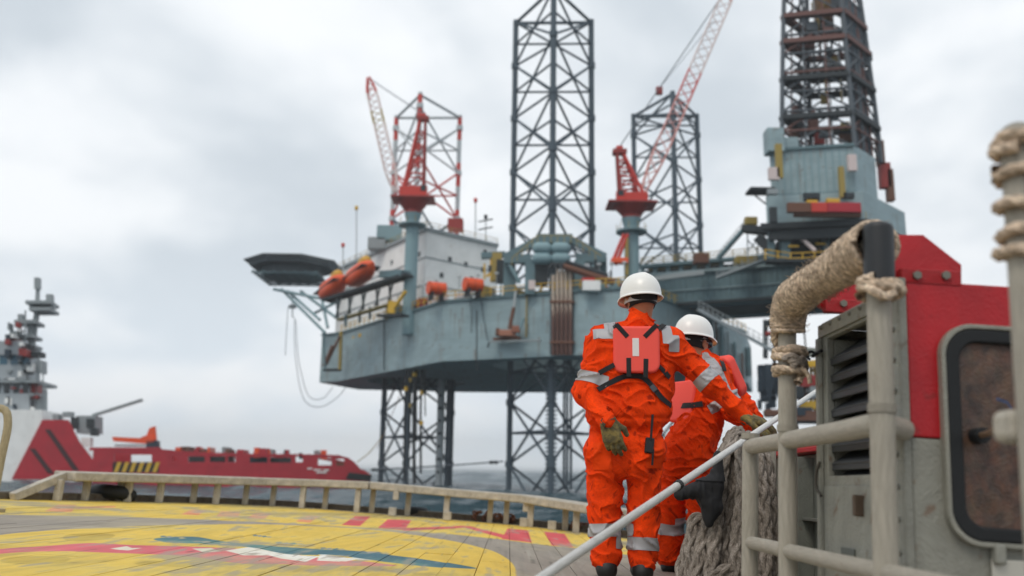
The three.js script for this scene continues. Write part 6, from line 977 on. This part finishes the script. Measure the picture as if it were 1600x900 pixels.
// ---- second worker, leaning on the rail, head turned away
{
  const D2 = D1 + 0.62, J = (x, y, o = 0) => W(x, y, D2 + o), feet = Sy(1072, 896, 0), at = toWorld(feet), gy = (p) => toWorld(V(p.x, 0, p.z)).y - 0.0;
  const sR = J(1118, 590, -0.2), eR = J(1148, 640, -0.24), wR = J(1172, 664, -0.2), sL = J(1124, 586, 0.19), eL = J(1166, 640, 0.2), wL = J(1190, 672, 0.1), hL = J(1060, 712, 0.1), kL = J(1046, 800, 0.1), aL = J(1046, 862, 0.14), hR = J(1080, 712, -0.1), kR = J(1098, 800, -0.02), aR = J(1094, 858, 0.02);
  const bones = [
    [J(1112, 594, -0.09), J(1084, 690, -0.09), 0.128, 0.13], [J(1116, 594, 0.09), J(1086, 690, 0.09), 0.128, 0.13], [J(1108, 602, 0), J(1080, 695, 0), 0.15, 0.15],
    [J(1115, 584, -0.17), J(1119, 584, 0.17), 0.08, 0.08], [J(1096, 556, 0), J(1104, 580, 0), 0.07, 0.09],
    [J(1070, 706, -0.09), J(1068, 706, 0.1), 0.135, 0.135], [J(1060, 726, -0.08), J(1058, 726, 0.08), 0.11, 0.11],
    [sR, eR, 0.076, 0.064, 0.06], [eR, wR, 0.062, 0.048], [sL, eL, 0.074, 0.064, 0.06], [eL, wL, 0.062, 0.048],
    [hL, kL, 0.112, 0.094, 0.03], [kL, aL, 0.092, 0.098, 0.02], [hR, kR, 0.112, 0.094, 0.03], [kR, aR, 0.092, 0.098, 0.02],
  ];
  const headC = J(1086, 536, 0), face = V(0.72, -0.12, -0.62).normalize(), dn = V(0.75, -0.55, -0.3).normalize(), up = V(0.3, 1, 0.1), nn = up.clone().addScaledVector(dn, -up.dot(dn)).normalize(), th = V().crossVectors(dn, nn).normalize();
  const boots = [aL, aR].map((a) => { const y = gy(toLocal(a)), f = V(0.8, 0, -0.55).normalize(), s = V(a.x, y + 0.05, a.z); return [[a, s, 0.062, 0.056], [s, V(a.x, y + 0.045, a.z).addScaledVector(f, 0.19), 0.052, 0.046], [V(a.x, y + 0.022, a.z).addScaledVector(f, -0.04), V(a.x, y + 0.022, a.z).addScaledVector(f, 0.2), 0.024, 0.024]]; });
  function toLocal(p) { return p.clone().applyMatrix4(shipI); }
  const w = worker({ label: 'worker in orange coveralls, white helmet and dark goggles leaning on the rope rack', at, bones, head: [...headBones(headC, face, 1.0), [J(1088, 546, 0.0), J(1098, 568, 0.0), 0.058, 0.066]], headC, face,
    gloves: [[handBones(wR, dn, nn, th, 0.5, 1.14), M.gloveOlive], [handBones(wL, dn, nn, th.clone().negate(), 0.5, 1.14), M.gloveOlive]], boots,
    tapes: [[sR, eR, 0.13, 0.19, 0.14], [sL, eL, 0.13, 0.19, 0.14], [kL, aL, 0.06, 0.13, 0.17], [kR, aR, 0.06, 0.13, 0.17]], patches: [{ name: 'reflective_tape', mat: M.tape, f: (p) => { const q = p.clone().sub(J(1104, 580, 0)); return Math.min(0.028 - Math.abs(q.x * 0.85 + q.y * 0.3 + 0.0), q.y + 0.16, 0.6 - Math.abs(q.z)) - (q.z < 0.07 ? 0.1 : 0); } }],
  });
  const t = w.t, rawB = field(bones, 0.05);
  helmetOn(t, J(1084, 528, 0), face, 1.03, 0.1);
  // goggles
  const s = V().crossVectors(face, UP).normalize(), gp = headC.clone().addScaledVector(face, 0.072).add(V(0, 0.008, 0)), gq = frameQ(face);
  const gg = rbox('goggles', gp, 0.155, 0.06, 0.07, flat('#20262c', 0.25), t, 0.025, gq); const ln = new THREE.Mesh(new RoundedBoxGeometry(0.13, 0.045, 0.02, 3, 0.009), new THREE.MeshPhysicalMaterial({ color: '#1a2630', roughness: 0.08, clearcoat: 1 })); ln.position.z = 0.03; put(ln, 'lens', gg);
  const st = new THREE.TorusGeometry(1, 0.09, 4, 48); st.rotateX(Math.PI / 2); st.scale(0.089, 0.13, 0.104); st.applyQuaternion(new THREE.Quaternion().setFromAxisAngle(UP, Math.atan2(face.x, face.z))); mesh('goggle_strap', st, M.strap, t, headC.clone().add(V(0, 0.01, 0)));
  // vest: chest and back pads
  const fw = V(0.8, 0, -0.6).normalize(), cp = J(1133, 590, 0.02), chest = mesh('front_pad', padGeo(0.26, 0.29, 0.07, 0.07), M.vest, t, cp); chest.quaternion.copy(frameQ(V(0.8, 0.5, -0.42).normalize()));
  const bp = J(1068, 628, -0.06), bk = mesh('back_pad', padGeo(0.25, 0.27, 0.07, 0.06), M.vest, t, bp); bk.quaternion.copy(frameQ(V(-0.88, 0.22, 0.5).normalize()));
  strapOn((p) => rawB(p) - 0.004, [[1052, 636], [1068, 634], [1084, 633], [1098, 631]], 0.035, t); strapOn((p) => rawB(p) - 0.004, [[1122, 556], [1128, 566], [1132, 580]], 0.03, t);
  mesh('collar', trip(netOf([[J(1090, 560, -0.05), J(1112, 566, -0.04), 0.032, 0.03], [J(1112, 566, -0.04), J(1120, 562, 0.05), 0.03, 0.03]], 0.02, 0.006)), M.coverall2, t);
  const b = thing('tool_bag', 'limp black canvas bag hanging beside the white pole in front of the ropes', 'bag', W(1100, 780, 4.22));
  const K = (x, y, d = 4.22) => W(x, y, d), bg = netOf([[K(1063, 772), K(1118, 752), 0.026, 0.028], [K(1084, 770), K(1118, 772), 0.024, 0.03], [K(1100, 778), K(1118, 792), 0.022, 0.028], [K(1104, 790), K(1107, 818), 0.026, 0.014], [K(1116, 790), K(1110, 806), 0.022, 0.02], [K(1122, 712), K(1119, 760), 0.012, 0.024]], 0.03, 0.006, (p) => 0.012 * Math.abs(perlin.noise(p.x * 30 + p.y * 8, p.y * 9, p.z * 20)) - 0.006 + 0.004 * perlin.noise(p.x * 60, p.y * 24, p.z * 40)); mesh('bag_cloth', trip(bg), flat('#141519', 0.8), b); mesh('bag_flap', trip(clip(bg, (p) => p.y - K(1100, 752).y, 0.006)), flat('#1b1c20', 0.8), b);
}
for (const o of aboard) { o.updateMatrix(); o.applyMatrix4(shipM); }
renderer.render(scene, camera);
